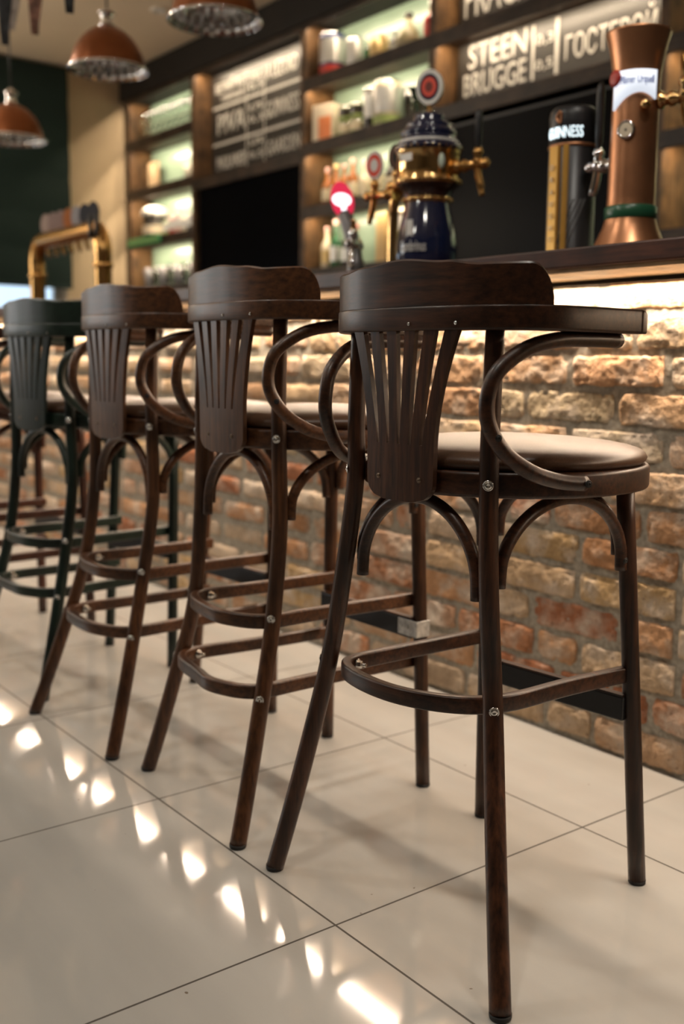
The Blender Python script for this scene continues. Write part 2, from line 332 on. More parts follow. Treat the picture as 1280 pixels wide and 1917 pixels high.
# brick front of the bar
def brick_wall():
    me_v = []; me_f = []; cols = []; rnd = random.Random(3)
    pal = [(.42, .20, .105), (.46, .25, .13), (.50, .29, .16), (.54, .38, .20), (.54, .41, .28), (.58, .46, .34), (.40, .17, .09), (.50, .34, .22), (.57, .42, .27), (.48, .30, .20)]
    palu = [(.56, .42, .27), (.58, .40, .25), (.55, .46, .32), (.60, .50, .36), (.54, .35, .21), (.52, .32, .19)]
    X0, X1 = -6.45, .35; pitch_z = .083
    starts = {9: -1.737+.0, 10: -1.603}
    for row in range(13):
        zt = (row+1)*pitch_z-.001; h = .0745
        # bricks laid out from an anchor joint in both directions
        anchor = {9: -1.737, 10: -1.603, 8: -1.60, 7: -1.48, 3: -1.695}.get(row, -1.70+rnd.uniform(0, .27))
        xs_ = []; x = anchor
        while x < X1: Lb = rnd.choice([.262, .255, .262, .268, .135, .262]); xs_.append((x, x+Lb)); x += Lb+.008
        x = anchor-.008
        while x > X0: Lb = rnd.choice([.262, .255, .262, .268, .13, .262]); xs_.append((x-Lb, x)); x -= Lb+.008
        for a, b_ in xs_:
            a += rnd.uniform(0, .004); b_ -= rnd.uniform(0, .004)
            near = (a+b_)/2 > -2.6
            st = .0042 if near else .012
            nx = max(6, int((b_-a)/st)); nz_ = max(5, int(h/st)); base = len(me_v); sd = rnd.uniform(0, 100)
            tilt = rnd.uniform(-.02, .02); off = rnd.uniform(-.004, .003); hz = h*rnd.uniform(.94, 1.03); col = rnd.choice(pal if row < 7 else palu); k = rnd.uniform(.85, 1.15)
            for j in range(nz_+1):
                for i in range(nx+1):
                    u = i/nx; v = j/nz_; X = a+(b_-a)*u; Z = zt-hz+hz*v
                    du = min(u, 1-u)*(b_-a); dv = min(v, 1-v)*hz; e = min(du, dv)
                    ed = noise.noise(Vector((X*26+sd, Z*26, 1)))*.5+noise.noise(Vector((X*70, Z*70, sd)))*.35
                    rd = .0065
                    dep = 0 if e > rd else   .012*(1-math.sqrt(max(0, 1-((rd-e)/rd)**2)))
                    # chipped corners and lumpy outline
                    cr = math.hypot(du, dv)
                    if cr < .022+.012*ed: dep += (.022+.012*ed-cr)*.4
                    if e < rd*2.2: dep += max(0, ed)*.014
                    n_ = noise.noise(Vector((X*13+sd, Z*20, 0)))*.0036+noise.noise(Vector((X*48, Z*55, sd)))*.0019+noise.noise(Vector((X*120, Z*120, sd)))*.0014
                    jf = abs(2*v-1)**3; zz = Z+jf*(noise.noise(Vector((X*18+sd, v*3, 5)))*.006+noise.noise(Vector((X*60+sd, v*3, 7)))*.0035)+tilt*(u-.5)*.2
                    edge = i in (0, nx) or j in (0, nz_)
                    me_v.append((X, 1.893+off+n_+dep+(.010 if edge else 0), zz))
            for j in range(nz_):
                for i in range(nx):
                    q = base+j*(nx+1)+i; me_f.append((q, q+1, q+nx+2, q+nx+1)); cols.append(tuple(c*k for c in col)+(1,))
    me = bpy.data.meshes.new('wall_bar'); nb = len(me_f)
    # mortar bed, a rough sheet with the wall's thickness behind it
    mb = MB(); nX, nZ = 640, 100; base = len(me_v)
    for j in range(nZ+1):
        for i in range(nX+1):
            X = X0+(X1-X0)*i/nX; Z = 1.078*j/nZ
            me_v.append((X, 1.8995+noise.noise(Vector((X*30, Z*30, 9)))*.004+noise.noise(Vector((X*90, Z*90, 2)))*.002, Z))
    for j in range(nZ):
        for i in range(nX):
            q = base+j*(nX+1)+i; me_f.append((q, q+1, q+nX+2, q+nX+1)); cols.append((1, 1, 1, 1))
    b2 = len(me_v); ya, yb = 1.906, 2.0
    for X in (X0, X1):
        for Y in (ya, yb):
            for Z in (0, 1.078): me_v.append((X, Y, Z))
    for f in ((0, 1, 3, 2), (4, 6, 7, 5), (2, 3, 7, 6), (1, 5, 7, 3)): me_f.append(tuple(b2+i for i in f)); cols.append((1, 1, 1, 1))
    me.from_pydata(me_v, [], me_f); me.materials.append(brickm); me.materials.append(mortar)
    ca = me.color_attributes.new('Col', 'FLOAT_COLOR', 'CORNER'); buf = []
    for p in me.polygons:
        p.use_smooth = True
        if p.index >= nb: p.material_index = 1
        for _ in p.loop_indices: buf += cols[p.index]
    ca.data.foreach_set('color', buf)
    o = bpy.data.objects.new('wall_bar', me); COL.objects.link(o); o['kind'] = 'structure'; return o
brick_wall()

# ------------------------------------------------------------------ bar counter
bar = empty('bar_counter', (-3.05, 2.05, 1.08))
tag(bar, 'long dark wooden bar counter top overhanging the lit brick wall', 'counter')
def rel(o): return o
def boxrel(mb, x0, x1, y0, y1, z0, z1, org, bev=0): mb.box(((x0+x1)/2-org[0], (y0+y1)/2-org[1], (z0+z1)/2-org[2]), (x1-x0, y1-y0, z1-z0), bev=bev)
O_ = (-3.05, 2.05, 1.08)
m = MB(); boxrel(m, -6.5, .4, 1.655, 2.5, 1.0805, 1.12, O_, .004); m.build('countertop', counter_wood, bar)
m = MB(); boxrel(m, -6.5, .4, 1.672, 1.842, 1.073, 1.0805, O_); tag(m.build('underside_panel', panel_wood, bar), 'pale wooden board under the counter edge')
m = MB(); boxrel(m, -6.5, .4, 1.842, 1.850, 1.0625, 1.0805, O_); m.build('light_valance', crown_wood, bar)
m = MB(); boxrel(m, -6.5, .4, 2.0, 2.45, .10, 1.0805, O_); boxrel(m, -6.5, .4, 2.02, 2.40, 0, .10, O_); m.build('cabinet_body', crown_wood, bar)

# ------------------------------------------------------------------ stools
def screw(parent, p, d, r=.0062, mat=steel):
    d = Vector(d).normalized(); mb = MB()
    mb.lathe([(r*1.25, 0), (r*1.25, .0008), (r*1.05, .0014), (r*.95, .0006), (r*.9, .0006), (r*.75, .0018), (r*.4, .0024), (r*.25, .0012), (.0001, .0012)], p, 14, d)
    return mb.build('screw', mat, parent)
def nut(parent, p, d):
    d = Vector(d).normalized(); mb = MB(); mb.lathe([(.0095, 0), (.0095, .0015)], p, 16, d); mb.lathe([(.0065, .0015), (.0065, .0075), (.0045, .0085)], p, 6, d, smooth=False); mb.lathe([(.003, .008), (.003, .016)], p, 10, d)
    return mb.build('bolt', steel, parent)

def ring_plan(n=72, r=.225):
    out = []
    for i in range(n):
        a = 2*PI*i/n; c, s_ = math.cos(a), math.sin(a); e = 2.25
        k = 1/((abs(c)**e+abs(s_)**e)**(1/e)); kk = 1+(k-1)*(1 if s_ > 0 else .25)
        out.append((r*c*kk, r*s_*kk))
    return out

def make_stool(loc, rz, mz, mx, label, dz=0, rear=(.215, -.28), front=(.178, .185), rings=(.40, .27), ringshift=0, bracket=False, rearL=None, frontL=None, ringmid=None, oval=False, splat_b=.070, splat_dx=0, group='bentwood bar stools in a row'):
    t = empty('bar_stool', (loc[0], loc[1], 0), rz); tag(t, label, 'bar stool', group)
    z0 = .695+dz  # underside of seat frame
    # seat frame
    m = MB(); pl = ring_plan(); ctr = [(x*.955, y*.955, z0+.019) for x, y in pl]
    m.sweep(ctr, rrect(.022, .038, .006), closed=True); 
    sf = m.build('seat_frame', mx, t)
    m = MB(); bm_pts = [(x*.90, y*.90) for x, y in ring_plan(48)]; vs = [(x, y, z0+.012) for x, y in bm_pts]+[(x, y, z0+.030) for x, y in bm_pts]; n = 48
    m.add(vs, [list(range(n))[::-1], list(range(n, 2*n))]+[(i, (i+1) % n, n+(i+1) % n, n+i) for i in range(n)], 0, False)
    m.build('seat_board', mx, t)
    # cushion
    m = MB(); pr_ = [(.90, .032), (.965, .0365), (.992, .0425), (.997, .048), (.985, .0535), (.955, .0585), (.89, .0635), (.78, .068), (.6, .0725), (.4, .0755), (.18, .077), (.02, .0775)]
    vs = []; P_ = ring_plan(64)
    for k, z in pr_:
        for x, y in P_: vs.append((x*k*.985, y*k*.985, z0+z+.0015))
    n = 64; fs = [(j*n+i, j*n+(i+1) % n, (j+1)*n+(i+1) % n, (j+1)*n+i) for j in range(len(pr_)-1) for i in range(n)]
    m.add(vs, fs); m.add(vs[-n:], [list(range(n))]); m.add(vs[:n], [list(range(n))[::-1]])
    m.build('seat_cushion', leather, t)
    zr = .933+dz  # underside of arm rail
    # rear legs
    rm = ringmid or {1: (.140, -.212), -1: (.165, -.205)}
    for sx in (1, -1):
        fx, fy = (rear if sx > 0 or rearL is None else rearL); qx, qy = rm[sx]; 
        path = smooth_path([(sx*.14, -.193, zr+.004), (sx*.1405, -.197, .80+dz), (sx*.141, -.197, .70+dz), (sx*(.143+(qx-.14)*.35), -.196, .56+dz*.5), (sx*qx, qy, .385), (sx*(qx+(fx-qx)*.40), qy+(fy-qy)*.40, .22), (sx*(qx+(fx-qx)*.75), qy+(fy-qy)*.75, .09), (sx*fx, fy, .004)], 7)
        m = MB(); N_ = len(path); m.tube(path, [.0135+.0022*min(1, i/(N_*.7)) for i in range(N_)], 18)
        lg = m.build('leg', mz, t)
        pad = MB(); dr = (path[-1]-path[-2]).normalized(); pad.lathe([(.0148, 0), (.0158, .002), (.0159, .008)], (sx*fx, fy, 0), 18, (0, 0, 1)); pad.build('foot_pad', footblack, lg)
        d = Vector((sx*.14, -.197, 0)).normalized()
        screw(lg, Vector((sx*.141, -.197, z0+.022))+d*.0135, d)
        for zz in rings:
            # leg centre at ring height
            pc = min(path, key=lambda p: abs(p.z-zz)); d2 = Vector((pc.x, pc.y*.75, 0)).normalized()
            screw(lg, pc+d2*.0146+Vector((0, 0, 0)), d2)
    # front legs
    fl = {}
    for sx in (1, -1):
        m = MB(); a = Vector((sx*.143, .140, z0+.004)); fxy = front if sx > 0 or frontL is None else frontL; b_ = Vector((sx*fxy[0], fxy[1], .003)); path = [a.lerp(b_, i/10) for i in range(11)]
        m.tube(path, [.0148]*11, 18); lg = m.build('leg', mz, t); fl[sx] = (a, b_)
        pad = MB(); pad.lathe([(.0142, 0), (.0150, .002), (.0151, .007)], (sx*fxy[0], fxy[1], 0), 18); pad.build('foot_pad', footblack, lg)
    def flp(sx, z): a, b_ = fl[sx]; return a.lerp(b_, (a.z-z)/(a.z-b_.z))
    def rlp(sx, z):
        qx, qy = rm[sx]; fx, fy = (rear if sx > 0 or rearL is None else rearL)
        if z > .385: k = (z-.385)/(.70+dz-.385); return Vector((sx*(qx+(.141-qx)*k), qy+(-.197-qy)*k, z))
        k = (.385-z)/.385; k = k*.75+k*k*.25; return Vector((sx*(qx+(fx-qx)*k), qy+(fy-qy)*k, z))
    # foot rings
    for zz in rings:
        A = {s: flp(s, zz) for s in (1, -1)}; B = {s: rlp(s, zz) for s in (1, -1)}
        pts = []
        for s in (-1, 1):
            q = [(A[s].x-s*.020, A[s].y+.012, zz), (A[s].x*.6+B[s].x*.4-s*.023, A[s].y*.6+B[s].y*.4, zz), (B[s].x-s*.018, B[s].y+.075, zz), (B[s].x-s*.0145, B[s].y+.034, zz), (B[s].x-s*.0205, B[s].y-.002, zz), (B[s].x-s*.042, B[s].y-.026, zz), (B[s].x-s*.082, B[s].y-.042, zz), (s*.026, B[s].y-.051, zz)]
            pts += q if s < 0 else q[::-1]
        if oval: pts = [(x, y, zz) for x, y in ((-.166, .168), (-.178, .03), (-.187, -.09), (-.190, -.150), (-.174, -.188), (-.118, -.212), (-.05, -.222), (.005, -.217), (.055, -.198), (.097, -.168), (.122, -.12), (.128, -.06), (.132, .03), (.154, .168))]
        path = smooth_path(pts, 6)
        for _ in range(14): path = [path[0]]+[(path[i-1]+path[i]*2+path[i+1])/4 for i in range(1, len(path)-1)]+[path[-1]]
        m = MB(); m.sweep(path, rrect(.0175, .027, .004)); fr = m.build('foot_ring', mx, t)
        if oval: nut(fr, Vector((-.175, -.155, zz)), (1, .35, 0)); nut(fr, Vector((.112, -.135, zz)), (-1, .35, 0))
        else:
            for s in (-1, 1): nut(fr, Vector((B[s].x-s*.025, B[s].y+.024, zz)), (-s, .35, 0))
    # rigid bar between the front legs
    zb = rings[0]-.058; A = flp(1, zb); B = flp(-1, zb); m = MB(); m.box(((A.x+B.x)/2, A.y-.016, zb), (A.x-B.x-.006, .014, .042), bev=.003)
    st = m.build('stretcher', [blackmetal], t); st['label'] = 'flat black bar between the front legs'
    m = MB(); m.box(((A.x+B.x)/2, A.y-.016, zb+.0225), (A.x-B.x-.008, .0145, .0035)); m.build('stretcher_edge', mx, st)
    if bracket:
        m = MB(); m.box((A.x-.022, A.y-.0245, zb+.002), (.040, .0025, .034), bev=.001); m.box((A.x+.0165, A.y-.006, zb+.002), (.0025, .034, .034), bev=.001); m.box((A.x+.008, A.y-.0245, zb+.002), (.020, .0025, .034), bev=.001)
        m.lathe([(.004, 0), (.004, .003)], (A.x-.03, A.y-.026, zb+.004), 10, (0, -1, 0)); m.lathe([(.004, 0), (.004, .003)], (A.x-.012, A.y-.026, zb+.004), 10, (0, -1, 0))
        br = m.build('bracket', zinc, t); br['label'] = 'grey metal angle bracket'
    # bentwood braces under the seat : rear, right, left, front
    def arch(a, ah, b_, bh, inset, ztop=None):
        # a,b_: tops of legs (Vector) ; ends sit on the inner faces at heights ah,bh
        zt = z0-.010; u = (b_-a); u.z = 0; L_ = u.length; u.normalize()
        P = lambda s, z: Vector((a.x+u.x*s, a.y+u.y*s, z))
        cx = [(inset-.001, ah)]; hw = L_/2-inset; K = 16
        for q in range(K+1):
            th = PI*q/K; eh = ah if q < K/2 else bh; lo = eh+.022
            cx.append((L_/2-hw*math.cos(th), lo+(zt-lo)*math.sin(th)**1.08 if 0 < q < K else lo))
        cx.append((L_-inset+.001, bh))
        m = MB(); path = smooth_path([P(s, z) for s, z in cx], 3); N_ = len(path)
        m.tube(path, .0098, 14); return m
    def rp(s): return Vector((s*.146, -.195, 0))
    def fp(s): return Vector((s*.150, .150, 0))
    b1 = arch(rp(-1), .545+dz, rp(1), .545+dz, .024); o = b1.build('leg_brace', mx, t)
    for s in (1, -1):
        b1 = arch(rp(s), .565+dz, fp(s), .555+dz, .022); o = b1.build('leg_brace', mx, t)
        screw(o, (s*(.149+.0095), .150-.022, .572+dz), (s, -.2, 0), .0042, footblack)
    b1 = arch(fp(-1), .575+dz, fp(1), .575+dz, .024); b1.build('leg_brace', mx, t)
    # arm rail: U of tall section on top of the posts
    half = [(0, -.2285), (.05, -.2275), (.10, -.222), (.145, -.208), (.182, -.180), (.204, -.138), (.213, -.09), (.217, -.04), (.220, .0), (.222, .022)]
    ctrl = [(-x, y, zr+.0175) for x, y in half[::-1]]+[(x, y, zr+.0175) for x, y in half[1:]]
    path = smooth_path(ctrl, 6); N_ = len(path); sc = [1]*N_
    m = MB(); k = 4
    prof = rrect(.030, .035, .004); n = len(prof)
    m.sweep(path, prof, scale=sc)
    # rounded tips
    for e, q in ((0, 1), (-1, -2)):
        d = (Vector(path[e])-Vector(path[q])).normalized(); side = d.cross(Vector((0, 0, 1))); vs = []; K = 6
        for j in range(K+1):
            a = PI/2*j/K; ext = .016*math.sin(a); sh = math.cos(a)
            for pa, pb in prof:
                top = pb if pb < 0 else pb*(.45+.55*sh); wd = pa*(.72+.28*sh)
                vs.append(Vector(path[e])+side*wd+Vector((0, 0, top))+d*ext)
        m.add(vs, [(j*n+i, j*n+(i+1) % n, (j+1)*n+(i+1) % n, (j+1)*n+i) for j in range(K) for i in range(n)]); m.add(vs[-n:], [list(range(n))])
    rail = m.build('arm_rail', mx, t)
    for px_, py_ in ((.02, -.2435), (.105, -.2365)):
        screw(rail, (px_, py_, zr+.010), (px_*.4, -1, 0), .0022)
    # crest: curved board standing on the rail
    def crest_h(s):  # s arclength fraction -1..1 of half length
        a = abs(s)
        if a < .36: h = .0685-.006*(1-math.cos(a/.36*PI))/2
        elif a < .60: h = .0625-.006*(1-math.cos((a-.36)/.24*PI))/2
        elif a < .86: h = .0565+.0012*(a-.6)/.26
        else: q = (a-.86)/.14; h = .0577*math.sqrt(max(0, 1-q*q*.93))
        return h
    # outer path of crest follows the rail from y=-.158 on one side to the other
    dens = smooth_path(ctrl, 14); cp = [p for p in dens if p.y < -.150]; L_ = [0]
    for i in range(1, len(cp)): L_.append(L_[-1]+(cp[i]-cp[i-1]).length)
    T = L_[-1]; vs = []; m = MB(); nn = len(cp)
    for i, p in enumerate(cp):
        s = L_[i]/T*2-1; a_ = cp[max(i-1, 0)]; b_ = cp[min(i+1, nn-1)]; d = (b_-a_).normalized(); side = d.cross(Vector((0, 0, 1))); side.z = 0
        h = crest_h(s); zb_ = zr+.0345
        if True:
            r_ = .003
            for q, z in ((.0135, 0), (.0135, h-r_), (.0105, h), (-.0025, h), (-.0055, h-r_), (-.0055, 0)): vs.append(p*1+side*q+Vector((0, 0, zb_-p.z+max(z, 0))))
    fs = [(i*6+q, i*6+(q+1) % 6, (i+1)*6+(q+1) % 6, (i+1)*6+q) for i in range(nn-1) for q in range(6)]
    m.add(vs, fs, 0, True); m.add(vs[:6], [list(range(6))], 0, False); m.add(vs[-6:], [list(range(6))], 0, False)
    cr = m.build('crest_rail', mx, t)
    es = cr.modifiers.new('es', 'EDGE_SPLIT'); es.split_angle = R(35)
    # splat with six slats
    m = MB(); yo = lambda x, z: -.2405+.6*x*x
    zs_slit = .768+dz; zt = zr+.002; th = .0085
    def sheet(rows):
        """rows: list of (z, xl, xr)"""
        K = 6; vs = []
        for z, xl, xr in rows:
            for side in (0, 1):
                for i in range(K+1):
                    x = xl+(xr-xl)*i/K; vs.append((x, yo(x, z)+(th if side else 0), z))
        W = 2*(K+1); fs = []
        for j in range(len(rows)-1):
            for i in range(K):
                a = j*W+i; fs.append((a, a+1, a+W+1, a+W)); c = j*W+K+1+i; fs.append((c, c+W, c+W+1, c+1))
            fs.append((j*W, j*W+W, j*W+W+K+1, j*W+K+1)); fs.append((j*W+K, j*W+2*K+1, j*W+W+2*K+1, j*W+W+K))
        for j in (0, len(rows)-1):
            for i in range(K): fs.append((j*W+i, j*W+K+1+i, j*W+K+2+i, j*W+i+1))
        m.add(vs, fs, 0, False)
    edge_b = splat_b; 
    def xe(tt): return edge_b+(.108-edge_b)*(tt**1.7)   # outer edge with height fraction above slits
    slb = [-.045, -.0225, 0, .0225, .045]; slt = [-.076, -.038, 0, .038, .076]
    for k in range(6):
        rows = []
        for j in range(13):
            tt = j/12; z = zs_slit+(zt-zs_slit)*tt; g = .0024+.0062*tt
            xl = -xe(tt) if k == 0 else slb[k-1]+(slt[k-1]-slb[k-1])*tt**1.3+g
            xr = xe(tt) if k == 5 else slb[k]+(slt[k]-slb[k])*tt**1.3-g
            rows.append((z, xl, xr))
        sheet(rows)
    zb_ = z0-.012; rows = []
    for j in range(17):
        tt = j/16; z = zb_+(zs_slit-zb_)*tt; e = edge_b-.001*(1-tt); 
        # rounded bottom
        dzz = z-zb_; rr = .030
        if dzz < rr: e = .030+(e-.030)*math.sqrt(max(0, 1-((rr-dzz)/rr)**2))
        rows.append((z, -e, e))
    sheet(rows)
    sp = m.build('back_splat', mz, t)
    for px_ in (-.043, .043): screw(sp, (px_, yo(px_, .7)+.0005, z0+.022), (px_*.8, -1, 0), .0034, bronze)
    # arm supports
    hp = [(.203, .012, .9235), (.200, -.06, .9235), (.195, -.125, .921), (.184, -.178, .908), (.173, -.222, .878), (.1685, -.238, .842), (.171, -.236, .803), (.181, -.212, .765), (.199, -.176, .738), (.212, -.130, .724), (.2235, -.085, .719)]
    for s in (1, -1):
        m = MB(); path = smooth_path([(s*x, y, z+dz) for x, y, z in hp], 6); m.tube(path, .0112, 16); hs = m.build('arm_support', mx, t)
        for i in (6, 16, ): 
            pass
        for fx, fy, fz in ((.2245+.0105, -.092, .7195), (.211+.011, -.122, .7225)): screw(hs, (s*fx, fy, fz+dz), (s, -.35, 0), .0045, footblack)
        screw(hs, (s*(.176+.009), -.232, .787+dz), (s, -.6, 0), .004, footblack)
    return t

make_stool((-1.19, 1.245), R(4), woodz, woodx, 'nearest dark bentwood bar stool, single foot ring, brown leather seat, in sharp focus', rear=(.267, -.287), rearL=(.268, -.262), front=(.176, .186), rings=(.374,), ringmid={1: (.149, -.182), -1: (.203, -.196)}, oval=True)
make_stool((-1.728, 1.268), R(0), wood2z, wood2x, 'second bar stool from the right, brown bentwood with a metal bracket on its front leg', dz=.030, rear=(.18, -.312), rearL=(.25, -.275), front=(.168, .155), frontL=(.186, .165), bracket=True, splat_b=.080)
make_stool((-2.262, 1.275), R(2), wood2z, wood2x, 'brown bentwood bar stool between the bracketed stool and the green stool', dz=.024, rear=(.168, -.325), rearL=(.23, -.335), front=(.125, .144), frontL=(.207, .120), ringmid={1: (.130, -.222), -1: (.170, -.22)}, splat_b=.080)
make_stool((-2.785, 1.275), R(9), greenz, greenx, 'dark green painted bentwood bar stool', dz=.014, rear=(.172, -.32), rearL=(.24, -.30), front=(.158, .112), frontL=(.166, .114), ringmid={1: (.138, -.22), -1: (.168, -.215)}, splat_b=.080)
make_stool((-3.32, 1.22), R(6), redz, redx, 'reddish brown bar stool cut off at the left edge, beyond the green stool', dz=.014, rear=(.2, -.30), front=(.17, .155))

# ------------------------------------------------------------------ back bar shelving
SO = (-4.5, 3.75, 0)
sh = empty('back_bar_shelving', SO); tag(sh, 'dark wooden back bar shelving with lit sage green bays, along the far wall', 'shelving')
def sbox(name, x0, x1, y0, y1, z0, z1, mat, parent=sh, bev=.003):
    m = MB(); boxrel(m, x0, x1, y0, y1, z0, z1, SO, bev); return m.build(name, mat, parent)
sbox('crown', -7.44, -1.5, 3.58, 3.895, 2.795, 2.985, crown_wood)
for x in (-7.42, -6.39, -5.11, -4.01, -2.655, -1.55):
    u = sbox('upright', x-.022, x+.022, 3.605 if x > -7 else 3.642, 3.82, .9, 2.795, shelf_wood)
for k, (x0, x1) in BX.items():
    tops = {'A': (2.45, 2.095, 1.742, 1.387), 'B': (2.06,), 'C': (2.45, 2.095, 1.742, 1.387), 'D': (2.45, 2.095), 'E': (2.13, 1.77, 1.387)}[k]
    for z in tops: sbox('shelf_board', x0-.035, x1+.035, 3.62, 3.82, z, z+.045, shelf_wood_x)
    for z in tops+(2.795,): sbox('light_lip', x0-.035, x1+.035, 3.600, 3.6195, z-.026, z+.045, shelf_wood_x)
    bk = {'A': backgreen, 'C': backgreen, 'E': backgreen, 'B': crown_wood, 'D': crown_wood}[k]
    sbox('back_panel', x0-.04, x1+.04, 3.82, 3.85, .9, 2.795, bk, bev=0)
    for z in LEDZ[k]:
        sbox('led_strip', x0+.01, x1-.01, 3.628, 3.640, z-.0005, z+.0045, ledm, bev=0)
sbox('base_cabinet', -7.42, -1.5, 3.40, 3.85, 0, .9, crown_wood)
# fill above shelves D/B are boards carrying menus
def lettering(parent, txt, origin, width, height, mat, depth=.004, wrap=None, size_by='fit', align='LEFT', face='-Y'):
    c = bpy.data.curves.new('lettering', 'FONT'); c.body = txt; c.size = 1; c.extrude = depth/2/1; c.resolution_u = 3
    c.align_x = 'LEFT'
    tmp = bpy.data.objects.new('tmp', c); COL.objects.link(tmp); bpy.context.view_layer.update()
    dg = bpy.context.evaluated_depsgraph_get(); me = bpy.data.meshes.new_from_object(tmp.evaluated_get(dg)); bpy.data.objects.remove(tmp)
    xs = [v.co.x for v in me.vertices]; ys = [v.co.y for v in me.vertices]
    if not xs: return None
    x0, x1, y0, y1 = min(xs), max(xs), min(ys), max(ys)
    for v in me.vertices:
        u = (v.co.x-x0)/(x1-x0)*width; vv = (v.co.y-y0)/(y1-y0)*height; d = (v.co.z/max(1e-6, depth/2))*.5+.5
        if wrap:   # (radius, centre angle, z0)
            r, a0, z0_ = wrap; a = a0+(u-width/2)/r; rr = r+d*depth
            v.co = Vector((rr*math.cos(a), rr*math.sin(a), z0_+vv))
        elif face == '-Y': v.co = Vector((origin[0]+u, origin[1]-d*depth, origin[2]+vv))
    me.materials.clear(); me.materials.append(mat)
    o = bpy.data.objects.new('lettering', me); link(o, parent); return o

def board(label, x0, x1, z0, z1):
    o0 = ((x0+x1)/2, 3.745, z0); b = empty('menu_board', o0); tag(b, label, 'menu board')
    m = MB(); m.box((0, 0, (z1-z0)/2), (x1-x0, .012, z1-z0), bev=.002); m.build('board_panel', chalk, b)
    return b, o0
def ln(b, o0, x0, x1, z0, z1, name='chalk_rule'):
    m = MB(); m.box(((x0+x1)/2-o0[0], -.0075, (z0+z1)/2-o0[2]), (x1-x0, .003, z1-z0)); m.build(name, chalkw, b)
def tx(b, o0, s, x, z, w_, h_): lettering(b, s, (x-o0[0], -.0062, z-o0[2]), w_, h_, chalkw, .003)
b, o0 = board('black chalk menu board above the left black screen, lettered in rows', -6.36, -5.14, 2.11, 2.78)
tx(b, o0, 'БЕЛЫЙ КОТ', -6.30, 2.66, .40, .075); tx(b, o0, 'ТЁМНЫЙ', -6.24, 2.60, .28, .045)
tx(b, o0, 'A LEZORD', -5.69, 2.635, .34, .09)
tx(b, o0, 'PIVA', -6.28, 2.395, .34, .125); tx(b, o0, 'GUINNESS', -5.69, 2.40, .36, .10)
tx(b, o0, 'PAULANER', -6.29, 2.165, .36, .085); tx(b, o0, 'GAARDEN', -5.68, 2.175, .36, .09)
for z in (2.56, 2.325): ln(b, o0, -6.34, -5.17, z, z+.016)
for z, q in ((2.66, 'ПИВО'), (2.60, '0,5'), (2.47, '4,7%'), (2.40, '0,3'), (2.26, '5,0%'), (2.18, '0,5')): tx(b, o0, q, -5.89, z, .16, .05)
ln(b, o0, -5.925, -5.917, 2.15, 2.72); ln(b, o0, -5.715, -5.707, 2.15, 2.72)
b, o0 = board('wide black chalk board above the right black screen, with tall white lettering', -3.96, -2.71, 2.145, 2.445)
tx(b, o0, 'STEEN', -3.885, 2.322, .38, .112); tx(b, o0, 'BRUGGE', -3.915, 2.195, .41, .105)
ln(b, o0, -3.47, -3.457, 2.19, 2.43); ln(b, o0, -3.33, -3.312, 2.19, 2.43)
tx(b, o0, '0,3', -3.445, 2.33, .10, .05); tx(b, o0, '0,5', -3.445, 2.22, .10, .05)
tx(b, o0, 'ГОСТЕВОЙ', -3.27, 2.235, .48, .135)
b, o0 = board('black chalk board in the uppermost row at the right, mostly cut off by the frame', -3.96, -2.71, 2.50, 2.78)
tx(b, o0, 'PRAGA', -3.92, 2.565, .44, .17); ln(b, o0, -3.42, -3.405, 2.54, 2.76)
# black screens
def tv(label, x0, x1, z0, z1):
    t = empty('television', ((x0+x1)/2, 3.66, z0)); tag(t, label, 'television')
    m = MB(); m.box((0, 0, (z1-z0)/2), (x1-x0, .05, z1-z0), bev=.004); m.build('housing', black, t)
    m = MB(); m.box((0, -.0262, (z1-z0)/2), (x1-x0-.03, .002, z1-z0-.03)); m.build('screen', tvm, t)
tv('black switched-off screen below the left menu board', -6.36, -5.14, 1.25, 2.05)
tv('black switched-off screen behind the beer taps at the right', -3.97, -2.70, 1.25, 2.05)

# blind over the window in the left wall
bl = empty('roman_blind', (XL+.02, 2.1, 1.42)); tag(bl, 'dark green fabric blind lowered over the bright window', 'blind')
m = MB(); ny = 26; vs = []; nzb = 60
for j in range(nzb+1):
    z = 1.56*j/nzb; fold = .012*abs(math.sin(PI*z/.26))
    for i in range(ny+1): vs.append((.012+fold, -1.15+2.24*i/ny, z))
for j in range(nzb+1):
    z = 1.56*j/nzb; fold = .012*abs(math.sin(PI*z/.26))
    for i in range(ny+1): vs.append((.006+fold, -1.15+2.24*i/ny, z))
W = ny+1; H_ = (nzb+1)*W
m.add(vs, [(j*W+i, j*W+i+1, j*W+W+i+1, j*W+W+i) for j in range(nzb) for i in range(ny)]+[(H_+j*W+i, H_+j*W+W+i, H_+j*W+W+i+1, H_+j*W+i+1) for j in range(nzb) for i in range(ny)]+[(i, H_+i, H_+i+1, i+1) for i in range(ny)])
m.build('fabric', blindm, bl)
m = MB(); m.box((.016, -.03, .01), (.02, 2.24, .03), bev=.003); m.build('bottom_bar', blindm, bl)
m = MB(); m.box((XL+.05, 2.1, .955), (.16, 2.3, .03), bev=.004); struct('trim_1', m, white)
# small things on the sill
def lathe_thing(name, prof, mat, loc, label, cat, group=None, seg=24, parts=()):
    m = MB(); m.lathe(prof, (0, 0, 0), seg); 
    if not parts: o = m.build(name, mat, None, loc); tag(o, label, cat, group); return o
    e = empty(name, loc); tag(e, label, cat, group); m.build(parts[0], mat, e)
    for pn, pp, pm in parts[1:]:
        q = MB(); q.lathe(pp, (0, 0, 0), seg); q.build(pn, pm, e)
    return e

